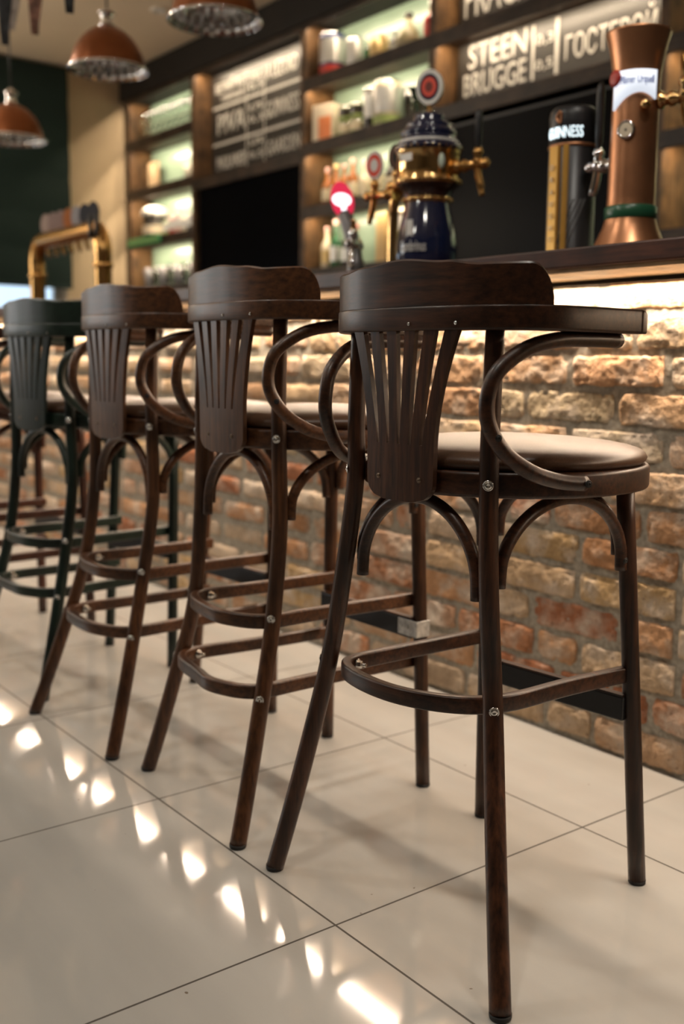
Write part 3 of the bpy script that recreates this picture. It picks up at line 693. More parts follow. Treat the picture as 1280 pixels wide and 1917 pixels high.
# ------------------------------------------------------------------ pendant lamps
def pendant(loc, label):
    e = empty('pendant_lamp', loc); tag(e, label, 'lamp', 'copper pendant lamps over the bar')
    R_ = .165
    out = [(R_, 0), (R_*.985, .012), (R_*.93, .05), (R_*.84, .085), (R_*.70, .118), (R_*.52, .146), (R_*.34, .163), (.030, .172)]
    inn = [(.026, .166), (R_*.34, .157), (R_*.51, .140), (R_*.69, .112), (R_*.83, .080), (R_*.92, .047), (R_*.975, .012), (R_*.985, .0005)]
    m = MB(); m.lathe(out, seg=48, capb=False, capt=False); m.build('shade', lampcopper, e)
    m = MB(); n = 144; vs = []  # fluted chrome reflector inside and below the shade
    for r, z in [(R_*1.06, -.012), (R_*.99, -.004)]+inn[::-1]:
        for i in range(n):
            a = 2*PI*i/n; k = (1 if z < -.001 else .968)+.026*math.cos(24*a)*(1 if z < .1 else .4); vs.append((r*k*math.cos(a), r*k*math.sin(a), z))
    for zz, rr in ((.0, 1.07), (-.016, 1.075)): pass
    K = len(inn)+2; m.add(vs, [(j*n+i, j*n+(i+1) % n, (j+1)*n+(i+1) % n, (j+1)*n+i) for j in range(K-1) for i in range(n)]); m.build('reflector', chrome, e)
    m = MB(); m.lathe([(R_*1.055, -.014), (R_*1.075, -.012), (R_*1.075, -.006), (R_*1.0, .002), (R_*.985, .003)], seg=48, capb=False, capt=False); m.build('rim', chrome, e)
    m = MB(); m.lathe([(.030, .170), (.034, .176), (.034, .182), (.027, .186), (.026, .222), (.036, .226), (.038, .232), (.020, .240), (.012, .252), (.005, .256)], seg=28); m.build('cap', chrome, e)
    m = MB(); m.tube([(0, 0, .25), (0, 0, ZC-loc[2])], .0045, 8); m.build('cord', black, e)
    m = MB(); m.lathe([(.05, ZC-loc[2]-.025), (.055, ZC-loc[2]-.004), (.055, ZC-loc[2])], seg=24); m.build('ceiling_rose', chrome, e)
    m = MB(); m.sphere((0, 0, .085), .045, 18); m.lathe([(.018, .12), (.018, .17)], seg=16); m.build('bulb', glassm, e)
pendant((-4.47, 2.1, 2.17), 'copper pendant lamp between the two others, cord and chrome cap visible')
pendant((-3.545, 2.1, 2.155), 'copper pendant lamp at the top edge, only its chrome reflector in view')
pendant((-5.66, 2.1, 2.06), 'lowest copper pendant lamp at the left edge, in front of the green blind')

# ceiling fitting
m = MB(); m.lathe([(.05, 0), (.052, -.006), (.036, -.012), (.034, -.004), (.001, -.003)], seg=24, capt=False, capb=False)
tag(m.build('ceiling_downlight', white, None, (-5.978, 3.149, 3.0)), 'small round downlight fitting in the beige ceiling', 'ceiling light')

# ------------------------------------------------------------------ hanging pennants top left
penn = simple('pennant_cloth', (.03, .032, .035), .85, noise_amt=.6, nscale=30)
penn2 = simple('pennant_print', (.20, .10, .07), .85, noise_amt=.8, nscale=24)
penn3 = simple('pennant_pale', (.40, .36, .33), .85, noise_amt=.5, nscale=24)
def pennant(px, py, ztop, zbot, w_, mat, label, tilt=0):
    m = MB(); vs = []; K = 14
    for s in (0, 1):
        for j in range(K+1):
            t = j/K; ww = w_*(1 if t < .7 else 1-.8*(t-.7)/.3)
            for i in range(5):
                u = i/4-.5; vs.append((u*ww*.6+tilt*t, u*ww*.8+.008*math.sin(7*t+5*u)+s*.002, -(ztop-zbot)*t))
    A = (K+1)*5
    fs = []
    for s in (0, 1):
        for j in range(K):
            for i in range(4):
                a = s*A+j*5+i; fs.append((a, a+1, a+6, a+5))
    for i in range(4): fs.append((i, i+1, A+i+1, A+i)); fs.append((K*5+i, K*5+i+1, A+K*5+i+1, A+K*5+i))
    for j in range(K): fs.append((j*5, j*5+5, A+j*5+5, A+j*5)); fs.append((j*5+4, j*5+9, A+j*5+9, A+j*5+4))
    m.add(vs, fs); o = m.build('pennant', mat, None, (px, py, ztop)); tag(o, label, 'pennant'); return o
PENN = [(-4.035, 1.6, 2.99, 2.115, .075, penn2, 'dark red and black printed cloth pennant hanging at the top left, pointed end', 0),
        (-4.36, 1.6, 2.99, 2.15, .07, penn, 'black cloth pennant at the top left corner', 0),
        (-4.81, 1.8, 2.99, 2.35, .085, penn3, 'pale patterned cloth pennant behind the black one at the top left corner', 0),
        (-3.475, 1.5, 2.99, 2.035, .07, penn, 'black cloth pennant with only its tip in view, above the lamp', 0)]
for a in PENN: pennant(*a)

# ------------------------------------------------------------------ beer towers
ZT = 1.12
def ang(x, y): return math.atan2(-y, -x)     # faces the camera side
# copper column
cx, cy = -1.60, 2.08; e = empty('beer_tower', (cx, cy, ZT)); tag(e, 'tall copper beer tower with flared top, lit white sign and green band', 'beer tap')
m = MB(); m.lathe([(.108, 0), (.107, .006), (.096, .028), (.078, .060), (.064, .092), (.0575, .115), (.0555, .16), (.054, .36), (.053, .40), (.054, .43), (.059, .465), (.066, .50), (.073, .525), (.074, .530), (.071, .531), (.06, .51)], seg=56, capt=False); m.build('column', copper, e)
m = MB(); m.lathe([(.0575, .108), (.0605, .111), (.0605, .137), (.0570, .140)], seg=56, capb=False, capt=False); m.build('band', green, e)
av = ang(cx, cy)
signm = simple('lit_sign', (.9, .93, 1), .4, emit=(.80, .88, 1), es=.8, noise_amt=0)
blueink = simple('blue_lettering', (.03, .06, .35), .5)
m = MB(); vs = []; n = 20
for j, (lo, hi) in enumerate([(0, 0)]):
    for s in (0, 1):
        for k in (0, 1):
            for i in range(n+1):
                u = i/n; a = av-.95+u*1.75; z = (.352+.035*math.sin(u*PI*.8)) if k == 0 else .436
                r = .0560+s*.006; vs.append((r*math.cos(a), r*math.sin(a), z))
W = n+1
fs = []
for s in (0, 1): fs += [(s*2*W+i, s*2*W+i+1, s*2*W+W+i+1, s*2*W+W+i) for i in range(n)]
for k in (0, 1): fs += [(k*W+i, k*W+i+1, 2*W+k*W+i+1, 2*W+k*W+i) for i in range(n)]
fs += [(0, W, 3*W, 2*W), (n, W+n, 3*W+n, 2*W+n)]
m.add(vs, fs); sg = m.build('sign', signm, e)
lettering(sg, 'Pilsner Urquell', None, .078, .022, blueink, .0015, wrap=(.0622, av+.02, .401))
m = MB(); d = Vector((math.cos(av-.85), math.sin(av-.85), 0)); m.lathe([(.017, 0), (.019, .003), (.012, .006), (.001, .005)], d*.062+Vector((0, 0, .422)), 20, d); tag(m.build('seal', simple('red_seal', (.45, .03, .02), .4), sg), 'red round wax seal')
d = Vector((math.cos(av-.32), math.sin(av-.32), 0)); m = MB(); m.lathe([(.021, 0), (.021, .008), (.018, .010), (.016, .0085), (.001, .0085)], d*.053+Vector((0, 0, .305)), 28, d); gz = m.build('gauge', [chrome], e)
m = MB(); m.lathe([(.0155, .0088), (.001, .009)], d*.053+Vector((0, 0, .305)), 28, d, capt=False, capb=False); m.lathe([(.003, .009), (.001, .012)], d*.053+Vector((0, 0, .305)), 12, d, mi=1); m.build('gauge_dial', [cream, black], gz)
d = Vector((math.cos(av+.35), math.sin(av+.35), 0)); m = MB(); m.lathe([(.010, 0), (.012, .012), (.009, .018), (.004, .020)], d*.054+Vector((0, 0, .358)), 16, d); m.build('valve', brass, e)

def faucet(parent, base, out, metal, handle, L_=.10, hh=.15, hr=.011, spout=.10, medal=None, tilt=0):
    """tap: shank from base along out, body, spout down, handle up"""
    b_ = Vector(base); o = Vector(out).normalized(); m = MB(); up = Vector((0, 0, 1))
    m.lathe([(.020, 0), (.021, .006), (.014, .012), (.012, .020), (.017, .026), (.017, .034), (.012, .040), (.0115, L_), (.014, L_+.004), (.014, L_+.018), (.008, L_+.024)], b_, 18, o)
    p = b_+o*(L_-.012)
    m.lathe([(.013, -.012), (.0135, .010), (.010, .022), (.0145, .028), (.0145, .034), (.009, .044)], p, 18, up)
    sp = [p+Vector((0, 0, -.005)), p+Vector((0, 0, -.03))+o*.004, p+Vector((0, 0, -.06))+o*.012, p+Vector((0, 0, -spout-.01))+o*.018]
    m.tube(smooth_path(sp, 4), [.0105]*9+[.008]*4, 14)
    f = m.build('tap', metal, parent)
    m = MB(); t = up+o*tilt; t.normalize()
    if medal is None:
        m.lathe([(.006, .030), (hr*.8, .045), (hr, .07), (hr*1.1, .042+hh*.8), (hr*.9, .042+hh*.95), (hr*.4, .042+hh)], p, 16, t); m.build('handle', handle, f)
    else:
        m.lathe([(.005, .03), (.006, .05)], p, 12, t); m.build('handle', metal, f)
        q = MB(); rr, fac, mats, dz_ = medal; fd = Vector(fac).normalized(); c = p+Vector((0, 0, .05+dz_))
        side = fd.cross(up).normalized()
        for mi, (r0, th0) in enumerate(((1, .010), (.80, .0115), (.45, .013))):
            vs = []; n = 28
            for s in (-1, 1):
                for i in range(n):
                    a = 2*PI*i/n; vs.append(c+side*rr[0]*r0*math.cos(a)+up*rr[1]*r0*math.sin(a)+fd*(th0/2*s))
            q.add(vs, [list(range(n))[::-1], list(range(n, 2*n))]+[(i, (i+1) % n, n+(i+1) % n, n+i) for i in range(n)], mi, False)
        q.build('medallion', mats, f)
    return f
# taps of the copper column : black handle at its left, brass at its right
faucet(e, (-.053, .0, .245), (-1, -.05, 0), chrome, black, L_=.06, hh=.155, hr=.0095, spout=.05)
faucet(e, (.052, .02, .375), (1, .25, 0), brass, brass_dk, L_=.07, hh=.055, hr=.012, spout=.07)

# black cylinder tower
cx, cy = -1.80, 2.10; e = empty('beer_tower', (cx, cy, ZT)); tag(e, 'black cylindrical beer tower with a golden strip and glowing white lettering', 'beer tap')
av = ang(cx, cy)
m = MB(); m.lathe([(.072, 0), (.072, .008), (.0595, .012), (.0595, .302), (.057, .306)], seg=48); m.build('column', blackmetal, e)
m = MB(); m.lathe([(.0575, .308), (.0605, .312), (.0605, .378), (.058, .392), (.051, .400), (.03, .405)], seg=48); m.build('head', black, e)
m = MB(); m.lathe([(.0585, .302), (.0625, .304), (.0625, .309), (.0585, .311)], seg=48, capb=False, capt=False); m.build('trim_ring', copper, e)
m = MB(); a = av-.62; 
gold = simple('golden_enamel', (.72, .40, .09), .3, .5)
for a_, w_, r in ((av-.78, .030, .063), (av-.26, .014, .065)):
    M3 = Matrix.Rotation(a_, 3, 'Z'); m.box(M3@Vector((r-.003, 0, .154)), (.012, w_, .300), rot=M3, bev=.002)
gs = m.build('side_strip', gold, e)
for i, ch in enumerate('DRAUGHT'):
    lettering(gs, ch, None, .010, .013, cream, .0015, wrap=(.0692, av-.78, .245-.029*i))
glow = simple('glowing_letters', (.9, .97, 1), .5, emit=(.75, .93, 1), es=1.3, noise_amt=0)
lettering(e, 'GUINNESS', None, .096, .027, glow, .003, wrap=(.0607, av-.42, .322))
m = MB(); d = Vector((math.cos(av-.62), math.sin(av-.62), 0)); q = d.cross(Vector((0, 0, 1)))
pts = [d*.0625+q*(.011*math.sin(t*PI)-.004)+Vector((0, 0, .356+.030*t)) for t in [i/10 for i in range(11)]]
m.tube(pts, [.003]*11, 8); pts = [d*.0625+q*(-.006)+Vector((0, 0, .358+.026*i/6)) for i in range(7)]; m.tube(pts, .002, 8)
for k in range(4): m.tube([d*.0625+q*(-.006)+Vector((0, 0, .360+.007*k)), d*.0625+q*(.0035)+Vector((0, 0, .362+.007*k))], .0009, 6)
m.build('harp_emblem', copper, e)
m = MB()
for k in range(4):
    pts = [((.0602)*math.cos(av+.1+.16*k-t*.9), (.0602)*math.sin(av+.1+.16*k-t*.9), .03+.145*(1-t)) for t in [i/10 for i in range(11)]]
    m.tube(pts, .0022, 6)
m.build('swirl_relief', simple('grey_relief', (.10, .10, .10), .35), e)
# blue ceramic tower
cx, cy = -2.34, 2.10; e = empty('beer_tower', (cx, cy, ZT)); e.scale = (1, 1, 1.04); tag(e, 'blue ceramic and brass beer tower with a round medallion on top', 'beer tap')
av = ang(cx, cy)
m = MB(); m.lathe([(.070, .012), (.072, .03), (.080, .045), (.088, .07), (.090, .10), (.086, .135), (.076, .175), (.068, .205), (.065, .225)], seg=48, capb=False, capt=False); bd = m.build('body', blue, e)
lettering(bd, 'Gambrinus', None, .085, .030, white, .0015, wrap=(.0895, av-.50, .085))
m = MB(); m.box((.0855*math.cos(av-.62), .0855*math.sin(av-.62), .148), (.002, .022, .045), rz=av-.62); m.build('label', [white], bd)
m = MB(); m.lathe([(.080, 0), (.083, .004), (.083, .009), (.074, .015)], seg=48)
for i in range(22):
    a = 2*PI*i/22; m.sphere((.080*math.cos(a), .080*math.sin(a), .014), .0052, 8)
m.build('base_ring', brass, e); m = MB(); m.lathe([(.066, .222), (.072, .226), (.072, .233), (.067, .238)], seg=48, capt=False, capb=False)
for i in range(22):
    a = 2*PI*i/22; m.sphere((.071*math.cos(a), .071*math.sin(a), .231), .0052, 8)
m.build('collar_ring', brass, e)
m = MB(); m.lathe([(.067, .236), (.070, .25), (.080, .262), (.090, .268), (.092, .272)], seg=48, capt=False, capb=False); m.build('neck', simple('dark_brown_glaze', (.03, .012, .01), .15, coat=1), e)
m = MB(); m.lathe([(.090, .270), (.096, .274), (.097, .282), (.092, .287), (.091, .292), (.091, .352), (.094, .356), (.094, .360)], seg=56, capt=False, capb=False)
for i in range(30):
    a = 2*PI*i/30; m.sphere((.0945*math.cos(a), .0945*math.sin(a), .279), .0058, 8); m.sphere((.0945*math.cos(a), .0945*math.sin(a), .367), .005, 8)
m.build('drum', brass, e)
m = MB(); m.lathe([(.092, .360), (.098, .364), (.099, .371), (.095, .377), (.087, .380), (.085, .390), (.080, .398), (.078, .402), (.083, .406), (.083, .412), (.074, .420), (.066, .424), (.068, .429), (.066, .436), (.050, .441), (.046, .446), (.047, .452), (.042, .460), (.030, .466), (.006, .470)], seg=56, capb=False); m.build('lid', blue, e)
m = MB(); m.lathe([(.0872, .3815), (.0885, .385), (.0862, .3885)], seg=56, capt=False, capb=False); m.build('lid_stripe', white, e)
m = MB(); m.lathe([(.010, .460), (.011, .470), (.006, .476), (.007, .49)], seg=20); m.build('finial', brass, e)
fd = Vector((math.cos(av-.35), math.sin(av-.35), 0)); side = fd.cross(Vector((0, 0, 1))); q = MB(); c = Vector((0, 0, .535))
for mi, (r0, th0) in enumerate(((1, .016), (.74, .018), (.56, .020), (.28, .022))):
    vs = []; n = 36
    for s in (-1, 1):
        for i in range(n):
            a = 2*PI*i/n; vs.append(c+side*.040*r0*math.cos(a)+Vector((0, 0, 1))*.047*r0*math.sin(a)+fd*(th0/2*s))
    q.add(vs, [list(range(n))[::-1], list(range(n, 2*n))]+[(i, (i+1) % n, n+(i+1) % n, n+i) for i in range(n)], mi, False)
redm = simple('red_enamel', (.80, .10, .06), .35)
q.build('medallion', [white, blue, redm, simple('dark_red', (.18, .03, .02), .4)], e)
m = MB(); m.box((.0925*math.cos(av-.75), .0925*math.sin(av-.75), .337), (.002, .045, .020), rz=av-.75); m.build('label', white, e)
m = MB(); dd = Vector((math.cos(av+.42), math.sin(av+.42), 0)); m.sphere(dd*.090+Vector((0, 0, .325)), .016, 16, sc=(.6, .6, 1.3)); m.build('glass_boss', simple('pale_glass', (.6, .7, .6), .1), e)
faucet(e, (.085, .03, .315), (1, .22, 0), brass_dk, black, L_=.085, hh=.10, hr=.010, spout=.075)
medr = [white, redm, white]; medb = [simple('dark_medal', (.05, .03, .025), .3), simple('brown_medal', (.12, .06, .04), .4), simple('dark_medal_centre', (.02, .015, .01), .4)]
faucet(e, (-.085, -.01, .285), (-1, -.15, 0), brass_dk, None, L_=.05, spout=.07, medal=((.026, .036), fd, medb, .03))
faucet(e, (-.12, -.02, .262), (-1, -.3, 0), brass_dk, None, L_=.09, spout=.07, medal=((.028, .040), fd, medr, .035))
m = MB(); m.tube(smooth_path([(-.08, .0, .29), (-.13, .01, .275), (-.175, .02, .24), (-.19, .03, .18), (-.19, .03, .0)], 6), .016, 18); m.build('side_pipe', brass, e)
# tower with the red and white lens
cx, cy = -2.565, 1.975; e = empty('beer_tower', (cx, cy, ZT)); tag(e, 'slim grey beer tower leaning beneath a glowing red and white lens', 'beer tap')
pth = smooth_path([(.05, .0, 0), (.045, 0, .08), (.02, 0, .16), (-.01, 0, .215)], 6); m = MB(); m.tube(pth, [.026]*6+[.022]*(len(pth)-6), 20); m.build('column', simple('grey_metal', (.16, .15, .15), .35, .6), e)
av = ang(cx, cy); fd = Vector((math.cos(av-.2), math.sin(av-.2), .1)).normalized(); side = fd.cross(Vector((0, 0, 1))).normalized(); up_ = side.cross(fd); q = MB(); c = Vector((-.015, -.005, .255))
redlit = simple('lit_red_lens', (.6, .02, .06), .3, emit=(.9, .03, .10), es=.6, noise_amt=0)
whlit = simple('lit_white_lens', (.9, .9, .95), .3, emit=(.95, .93, 1), es=1.6, noise_amt=0)
def disc(q, c, a_, b_, th0, mi, rot=0):
    vs = []; n = 32
    for s in (-1, 1):
        for i in range(n):
            t = 2*PI*i/n; x, y = a_*math.cos(t), b_*math.sin(t); x, y = x*math.cos(rot)-y*math.sin(rot), x*math.sin(rot)+y*math.cos(rot)
            vs.append(c+side*x+up_*y+fd*(th0/2*s))
    q.add(vs, [list(range(n))[::-1], list(range(n, 2*n))]+[(i, (i+1) % n, n+(i+1) % n, n+i) for i in range(n)], mi, False)
disc(q, c, .034, .055, .018, 0, -.25); disc(q, c, .030, .020, .021, 1, .2); disc(q, c-up_*.02+side*-.006, .008, .034, .0205, 1, -.25)
tag(q.build('lens', [redlit, whlit], e), 'glowing red oval lens with a white stripe')
faucet(e, (.03, .02, .12), (.6, -1, 0), chrome, brass, L_=.05, hh=.03, hr=.008, spout=.05)

# brass bridge tower
e = empty('beer_tower', (-4.96, 2.1, ZT)); tag(e, 'brass bridge beer tower with a row of taps and oval medallions, at the left', 'beer tap')
hw = .40
m = MB(); pth = smooth_path([(-hw, 0, 0), (-hw, 0, .20), (-hw, 0, .29), (-hw+.035, 0, .352), (-hw+.10, 0, .372), (0, 0, .372), (hw-.10, 0, .372), (hw-.035, 0, .352), (hw, 0, .29), (hw, 0, .20), (hw, 0, 0)], 8); m.tube(pth, .040, 24)
m.lathe([(.062, 0), (.062, .01), (.046, .02)], (-hw, 0, 0), 28); m.lathe([(.062, 0), (.062, .01), (.046, .02)], (hw, 0, 0), 28)
for s in (-1, 1): m.lathe([(.041, .19), (.047, .195), (.047, .21), (.041, .215)], (s*hw, 0, 0), 28, capb=False, capt=False)
m.build('bridge_pipe', brass_dk, e)
mm = [[simple('pinkish_medal', (.42, .33, .30), .4)]*3, [simple('mauve_medal', (.30, .22, .21), .4)]*3, [simple('orange_medal', (.45, .16, .05), .4)]*3, [simple('pale_medal', (.40, .40, .44), .4)]*3, [simple('dark_grey_medal', (.05, .055, .07), .4)]*3]
order = [0, 1, 1, 2, 3, 4, 4]
for i in range(7):
    x = -hw-.01+i*.098
    f = faucet(e, (x, .036, .372), (0, 1, 0), brass, None, L_=.035, spout=.06, medal=((.030, .054), (.6, -.8, 0), mm[order[i]], .045))
for s_, hx in ((1, .33), (1, .40)):
    m = MB(); m.lathe([(.008, 0), (.011, .03), (.011, .10), (.005, .11)], (hx+.05, -.05, .32), 14); m.build('handle', black, e)

# ------------------------------------------------------------------ things on the shelves
def can(loc, r, h, mats, label, lid=True, group=None):
    e = empty('mini_keg' if r > .055 else 'drink_can', loc); tag(e, label, 'keg' if r > .055 else 'can', group)
    m = MB(); m.lathe([(r*.93, 0), (r, .008), (r, h-.02), (r*.97, h-.01)], seg=28); m.build('body', mats[0], e)
    m = MB(); m.lathe([(r*.97, h-.011), (r*.98, h-.006), (r*.90, h), (r*.88, h-.004), (.001, h-.004)], seg=28, capt=False, capb=False); m.build('lid', steel, e)
    if len(mats) > 1:
        m = MB(); m.lathe([(r*1.004, h*.30), (r*1.004, h*.85)], seg=28, capb=False, capt=False); m.build('printed_band', mats[1], e)
    if len(mats) > 2:
        m = MB(); m.lathe([(r*1.006, h*.06), (r*1.006, h*.24)], seg=28, capb=False, capt=False); m.build('lower_band', mats[2], e)
    return e
def bottle(loc, h, r, gm, lm, cm, label, group=None, cat='bottle'):
    e = empty('bottle', loc); tag(e, label, cat, group)
    m = MB(); m.lathe([(r*.9, 0), (r, .006), (r, h*.52), (r*.85, h*.60), (r*.42, h*.70), (r*.33, h*.78), (r*.33, h*.93)], seg=20); m.build('glass_body', gm, e)
    m = MB(); m.lathe([(r*1.02, h*.14), (r*1.02, h*.44)], seg=20, capb=False, capt=False); m.build('label', lm, e)
    m = MB(); m.lathe([(r*.38, h*.88), (r*.42, h*.90), (r*.42, h*.985), (r*.3, h)], seg=16); m.build('cap', cm, e)
    return e
S1, S2, S3, S4 = 2.4955, 2.1405, 1.7875, 1.4325
navy = simple('navy_print', (.04, .06, .16), .35, .3); silver = simple('silver_print', (.62, .62, .60), .3, .6); redp = simple('red_print', (.45, .04, .03), .4)
goldp = simple('gold_print', (.55, .40, .18), .35, .4); amber = simple('amber_glass', (.30, .10, .02), .12); dgreen = simple('green_glass', (.02, .10, .04), .12); dkglass = simple('dark_glass', (.03, .025, .02), .1)
palep = simple('pale_label', (.66, .58, .42), .5); limep = simple('lime_print', (.35, .45, .15), .45); pinkc = simple('pink_cap', (.65, .38, .33), .4)
can((-4.965, 3.71, S1), .075, .235, [navy, silver, redp], 'large silver and navy mini keg on the top shelf, left end of its bay')
can((-4.77, 3.72, S1), .050, .17, [silver], 'silver can on the top shelf beside the large navy mini keg')
can((-4.655, 3.74, S1), .040, .10, [simple('dark_green_print', (.03, .10, .06), .4), dgreen], 'short dark green can on the top shelf')
def boxthing(name, loc, d, mat, label, cat, rz=0, panel=None):
    e = empty(name, loc, rz); tag(e, label, cat); m = MB(); m.box((0, 0, d[2]/2), d, bev=.004); m.build('carton', mat, e)
    m = MB(); m.box((0, 0, d[2]+.0025), (d[0]*.98, d[1]*.98, .005), bev=.001); m.build('flap', mat, e)
    if panel: m = MB(); m.box((d[0]*.12, -d[1]/2-.001, d[2]*.38), (d[0]*.6, .002, d[2]*.6)); m.build('printed_panel', panel, e)
    return e
def jug(loc, mat, label, r=.045, h=.13):
    e = empty('beer_mug', loc); tag(e, label, 'mug'); m = MB(); m.lathe([(r*.9, 0), (r, .01), (r*.94, h*.5), (r, h), (r*.92, h), (r*.86, h*.5), (r*.85, .012), (.001, .012)], seg=24, capt=False); m.build('body', mat, e)
    m = MB(); m.tube(smooth_path([(r*.95, 0, h*.82), (r*1.5, 0, h*.80), (r*1.65, 0, h*.5), (r*1.4, 0, h*.22), (r*.95, 0, h*.2)], 5), .007, 10); m.build('handle', mat, e); return e
jug((-4.56, 3.71, S1), goldp, 'golden beer mug on the top shelf', .05, .13)
bottle((-4.46, 3.74, S1), .155, .026, dkglass, silver, silver, 'small dark bottle with a silver cap on the top shelf')
# a covered stoneware jug
e = empty('stoneware_flask', (-4.32, 3.72, S1)); tag(e, 'olive stoneware flask with a stopper on the top shelf', 'flask')
m = MB(); m.lathe([(.05, 0), (.062, .02), (.066, .06), (.055, .10), (.028, .13), (.02, .145), (.02, .165)], seg=26); m.build('body', simple('olive_glaze', (.34, .30, .18), .4), e); m = MB(); m.lathe([(.018, .16), (.024, .17), (.024, .19), (.01, .2)], seg=16); m.build('stopper', dkglass, e)
bottle((-4.13, 3.71, S1), .21, .042, simple('red_bottle', (.35, .03, .03), .25), redp, white, 'red bottle with a white cap at the right end of the top shelf')
boxthing('paper_carton', (-4.985, 3.70, S2), (.15, .11, .20), cream, 'cream paper carton with an orange panel on the second shelf', 'box', R(14), simple('orange_print', (.75, .22, .06), .5))
for i, (x, z, s) in enumerate(((-4.82, 0, 'lime green boxed cans, lower layer, left of the pair on the second shelf'), (-4.72, 0, 'lime green boxed cans, lower layer, right of the pair on the second shelf'))):
    can((x, 3.70, S2), .042, .085, [limep, palep], s.replace('boxed cans', 'short can').replace(', lower layer', ' under the upper cans'))
for i, (x, s) in enumerate(((-4.82, 'lime green short can stacked on top at the left'), (-4.72, 'lime green short can stacked on top at the right'))):
    can((x, 3.70, S2+.0856), .042, .085, [limep, dkglass], s)
can((-4.60, 3.71, S2), .048, .23, [dkglass, silver], 'dark slim tall can with a silver band on the second shelf')
can((-4.47, 3.71, S2), .077, .235, [palep, silver, limep], 'large pale mini keg with a lime band on the second shelf')
for i, (x, s) in enumerate(((-4.29, 'tall clear tumbler on the second shelf, left of the pair'), (-4.18, 'tall clear tumbler on the second shelf, right of the pair'))):
    m = MB(); m.lathe([(.030, 0), (.033, .004), (.042, .17), (.040, .17), (.031, .008), (.001, .008)], seg=24, capt=False); o = m.build('drinking_glass', glassm, None, (x, 3.72, S2)); tag(o, s, 'glass')
wl = ['squat amber bottle', 'amber bottle with a gold neck', 'pale amber bottle', 'clear amber bottle', 'short pink capped bottle', 'pink capped bottle']
for i, (x, h, lab) in enumerate(((-4.985, .215, 'amber bottle at the left end of the third shelf'), (-4.905, .225, 'amber bottle with a gold neck, second on the third shelf'), (-4.83, .215, 'amber bottle third from the left on the third shelf'), (-4.75, .235, 'amber bottle fourth from the left on the third shelf'), (-4.64, .20, 'pale bottle with a pink cap on the third shelf, left of the pair'), (-4.53, .215, 'pale bottle with a pink cap on the third shelf, right of the pair'), (-4.42, .21, 'dark bottle on the third shelf behind the tap medallions'))):
    bottle((x, 3.70, S3), h, .034, amber if i < 4 else (palep if i < 6 else dkglass), palep, pinkc if i != 1 else goldp, lab)
for i, (x, h, g_, c_, lab) in enumerate(((-4.985, .24, palep, pinkc, 'pale bottle with a pink cap at the left end of the fourth shelf'), (-4.90, .275, dgreen, pinkc, 'green bottle with a pink cap on the fourth shelf'), (-4.79, .235, dkglass, white, 'dark bottle with a white cap on the fourth shelf'), (-4.72, .23, amber, redp, 'amber bottle with a red cap on the fourth shelf'))):
    bottle((x, 3.70, S4), h, .035, g_, goldp if i == 0 else silver, c_, lab)
m = MB(); m.box((0, 0, .125), (.085, .085, .25), bev=.006); e = empty('wooden_gift_box', (-4.45, 3.70, S4)); tag(e, 'tall golden box on the fourth shelf left of the white carton', 'box'); m.build('carton', simple('straw_print', (.60, .40, .16), .5), e); m = MB(); m.box((0, 0, .256), (.088, .088, .012), bev=.003); m.build('lid', goldp, e)
e = empty('white_canister', (-4.29, 3.70, S4)); tag(e, 'large white canister with a green mark on the fourth shelf', 'canister'); m = MB(); m.lathe([(.062, 0), (.066, .008), (.066, .22), (.06, .235)], seg=28); m.build('body', white, e); m = MB(); m.lathe([(.069, .232), (.070, .255), (.062, .262)], seg=28); m.build('lid', cream, e)
av = ang(-4.29, 3.7); m = MB(); m.sphere((.066*math.cos(av), .066*math.sin(av), .08), .014, 12, sc=(.4, 1, .7)); m.build('mark', greenb, e)
# left bay
for i in range(9):
    m = MB(); x = -7.25+i*.088; lb = ['leftmost', 'second', 'third', 'fourth', 'fifth', 'sixth', 'seventh', 'eighth', 'last'][i]
    m.lathe([(.030, 0), (.030, .004), (.006, .010), (.005, .06), (.012, .075), (.038, .115), (.042, .15), (.036, .20), (.034, .20), (.040, .15), (.036, .117), (.001, .08)], seg=20, capt=False)
    o = m.build('stemmed_glass', glassm, None, (x, 3.71, S1)); tag(o, '%s stemmed glass in the row on the upper left shelf' % lb, 'glass', 'stemmed glasses on the upper left shelf')
for i, x in enumerate((-6.62, -6.53)):
    jug((x, 3.71, S2), simple('pale_ceramic', (.55, .52, .44), .35), 'pale ceramic mug on the left bay shelf, %s' % ('nearer the green back panel edge' if i else 'left of the other pale mug'), .036, .11)
e = empty('wooden_plaque', (-7.25, 3.76, S2)); tag(e, 'tan wooden plaque leaning in the left bay', 'plaque'); m = MB(); m.box((0, 0, .11), (.16, .015, .22), bev=.004); m.build('panel', simple('tan_wood', (.42, .28, .16), .5), e); m = MB(); m.box((0, -.01, .11), (.12, .006, .17), bev=.002); m.build('inset', simple('light_tan', (.55, .40, .25), .5), e)
e = empty('lidded_pot', (-7.12, 3.70, S3)); tag(e, 'dark pot with a big white domed lid on the left bay shelf', 'pot'); m = MB(); m.lathe([(.085, 0), (.092, .01), (.092, .15), (.085, .16)], seg=32); m.build('body', dkglass, e); m = MB(); m.lathe([(.105, .158), (.108, .17), (.098, .20), (.065, .225), (.02, .235)], seg=32); m.build('lid', white, e)  # dark pot under a white domed lid, gives no light
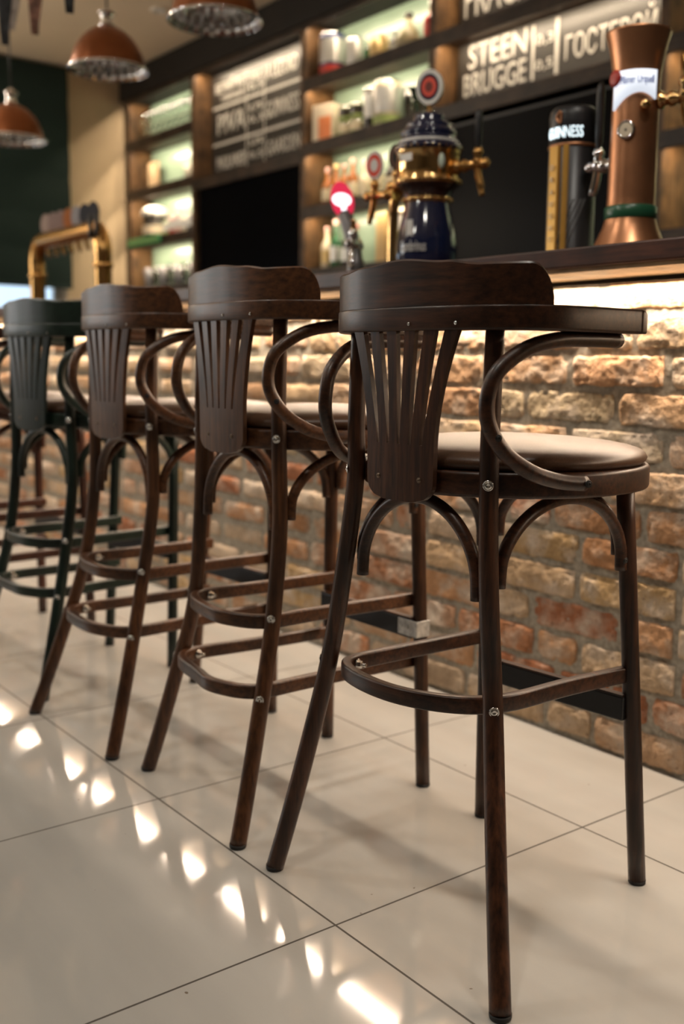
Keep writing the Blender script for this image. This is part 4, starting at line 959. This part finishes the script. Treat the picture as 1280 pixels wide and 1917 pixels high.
m = MB(); m.lathe([(.0935, .03), (.0935, .09)], seg=32, capb=False, capt=False); m.build('label', cream, e)
for i, (x, c_, nm) in enumerate(((-6.93, limep, 'lime green'), (-6.84, redp, 'red'), (-6.75, pinkc, 'peach'), (-6.66, palep, 'pale'), (-6.57, dkglass, 'dark'), (-6.49, navy, 'navy'))):
    can((x, 3.70, S3), .036, .11+.02*(i % 3), [c_, silver], '%s can in the row on the third shelf of the left bay' % nm)
m = MB(); m.box((0, 0, .012), (.50, .10, .018), bev=.005); o = m.build('serving_tray', greenb, None, (-7.12, 3.625, S3+.0)); o.location = (-7.12, 3.50, 1.72)
bpy.data.objects.remove(o)
e = empty('shelf_edge_banner', (-7.10, 3.592, 1.735)); tag(e, 'bright green strip along the front of the left bay shelf', 'banner'); m = MB(); m.box((0, 0, .03), (.52, .006, .055), bev=.002); m.build('strip', greenb, e); m = MB(); m.box((0, -.004, .03), (.48, .002, .012)); m.build('stripe', limep, e)
for i in range(7):
    m = MB(); x = -7.24+i*.115; m.lathe([(.032, 0), (.035, .004), (.042, .15), (.040, .15), (.033, .01), (.001, .01)], seg=22, capt=False)
    o = m.build('beer_glass', glassm if i % 2 else simple('smoky_glass', (.10, .10, .11), .1), None, (x, 3.71, S4))
    tag(o, '%s tumbler in the bottom row of the left bay, %s' % ('clear' if i % 2 else 'smoky dark', ['at the left end', 'second along', 'third along', 'in the middle', 'fifth along', 'sixth along', 'at the right end'][i]), 'glass', 'tumblers on the bottom shelf of the left bay')
# right-hand bay
Z5 = 1.8155; Z6 = 1.4325
bottle((-2.42, 3.70, Z6), .28, .038, dgreen, palep, white, 'green bottle on the lower shelf at the right edge')
bottle((-2.31, 3.70, Z6), .27, .038, dgreen, greenb, white, 'green bottle with a bright green label at the right edge')
bottle((-2.33, 3.70, Z5), .27, .036, palep, cream, goldp, 'pale bottle on the middle shelf at the right edge')
bottle((-2.42, 3.70, Z5), .25, .036, dkglass, palep, goldp, 'dark bottle on the middle shelf at the right edge')
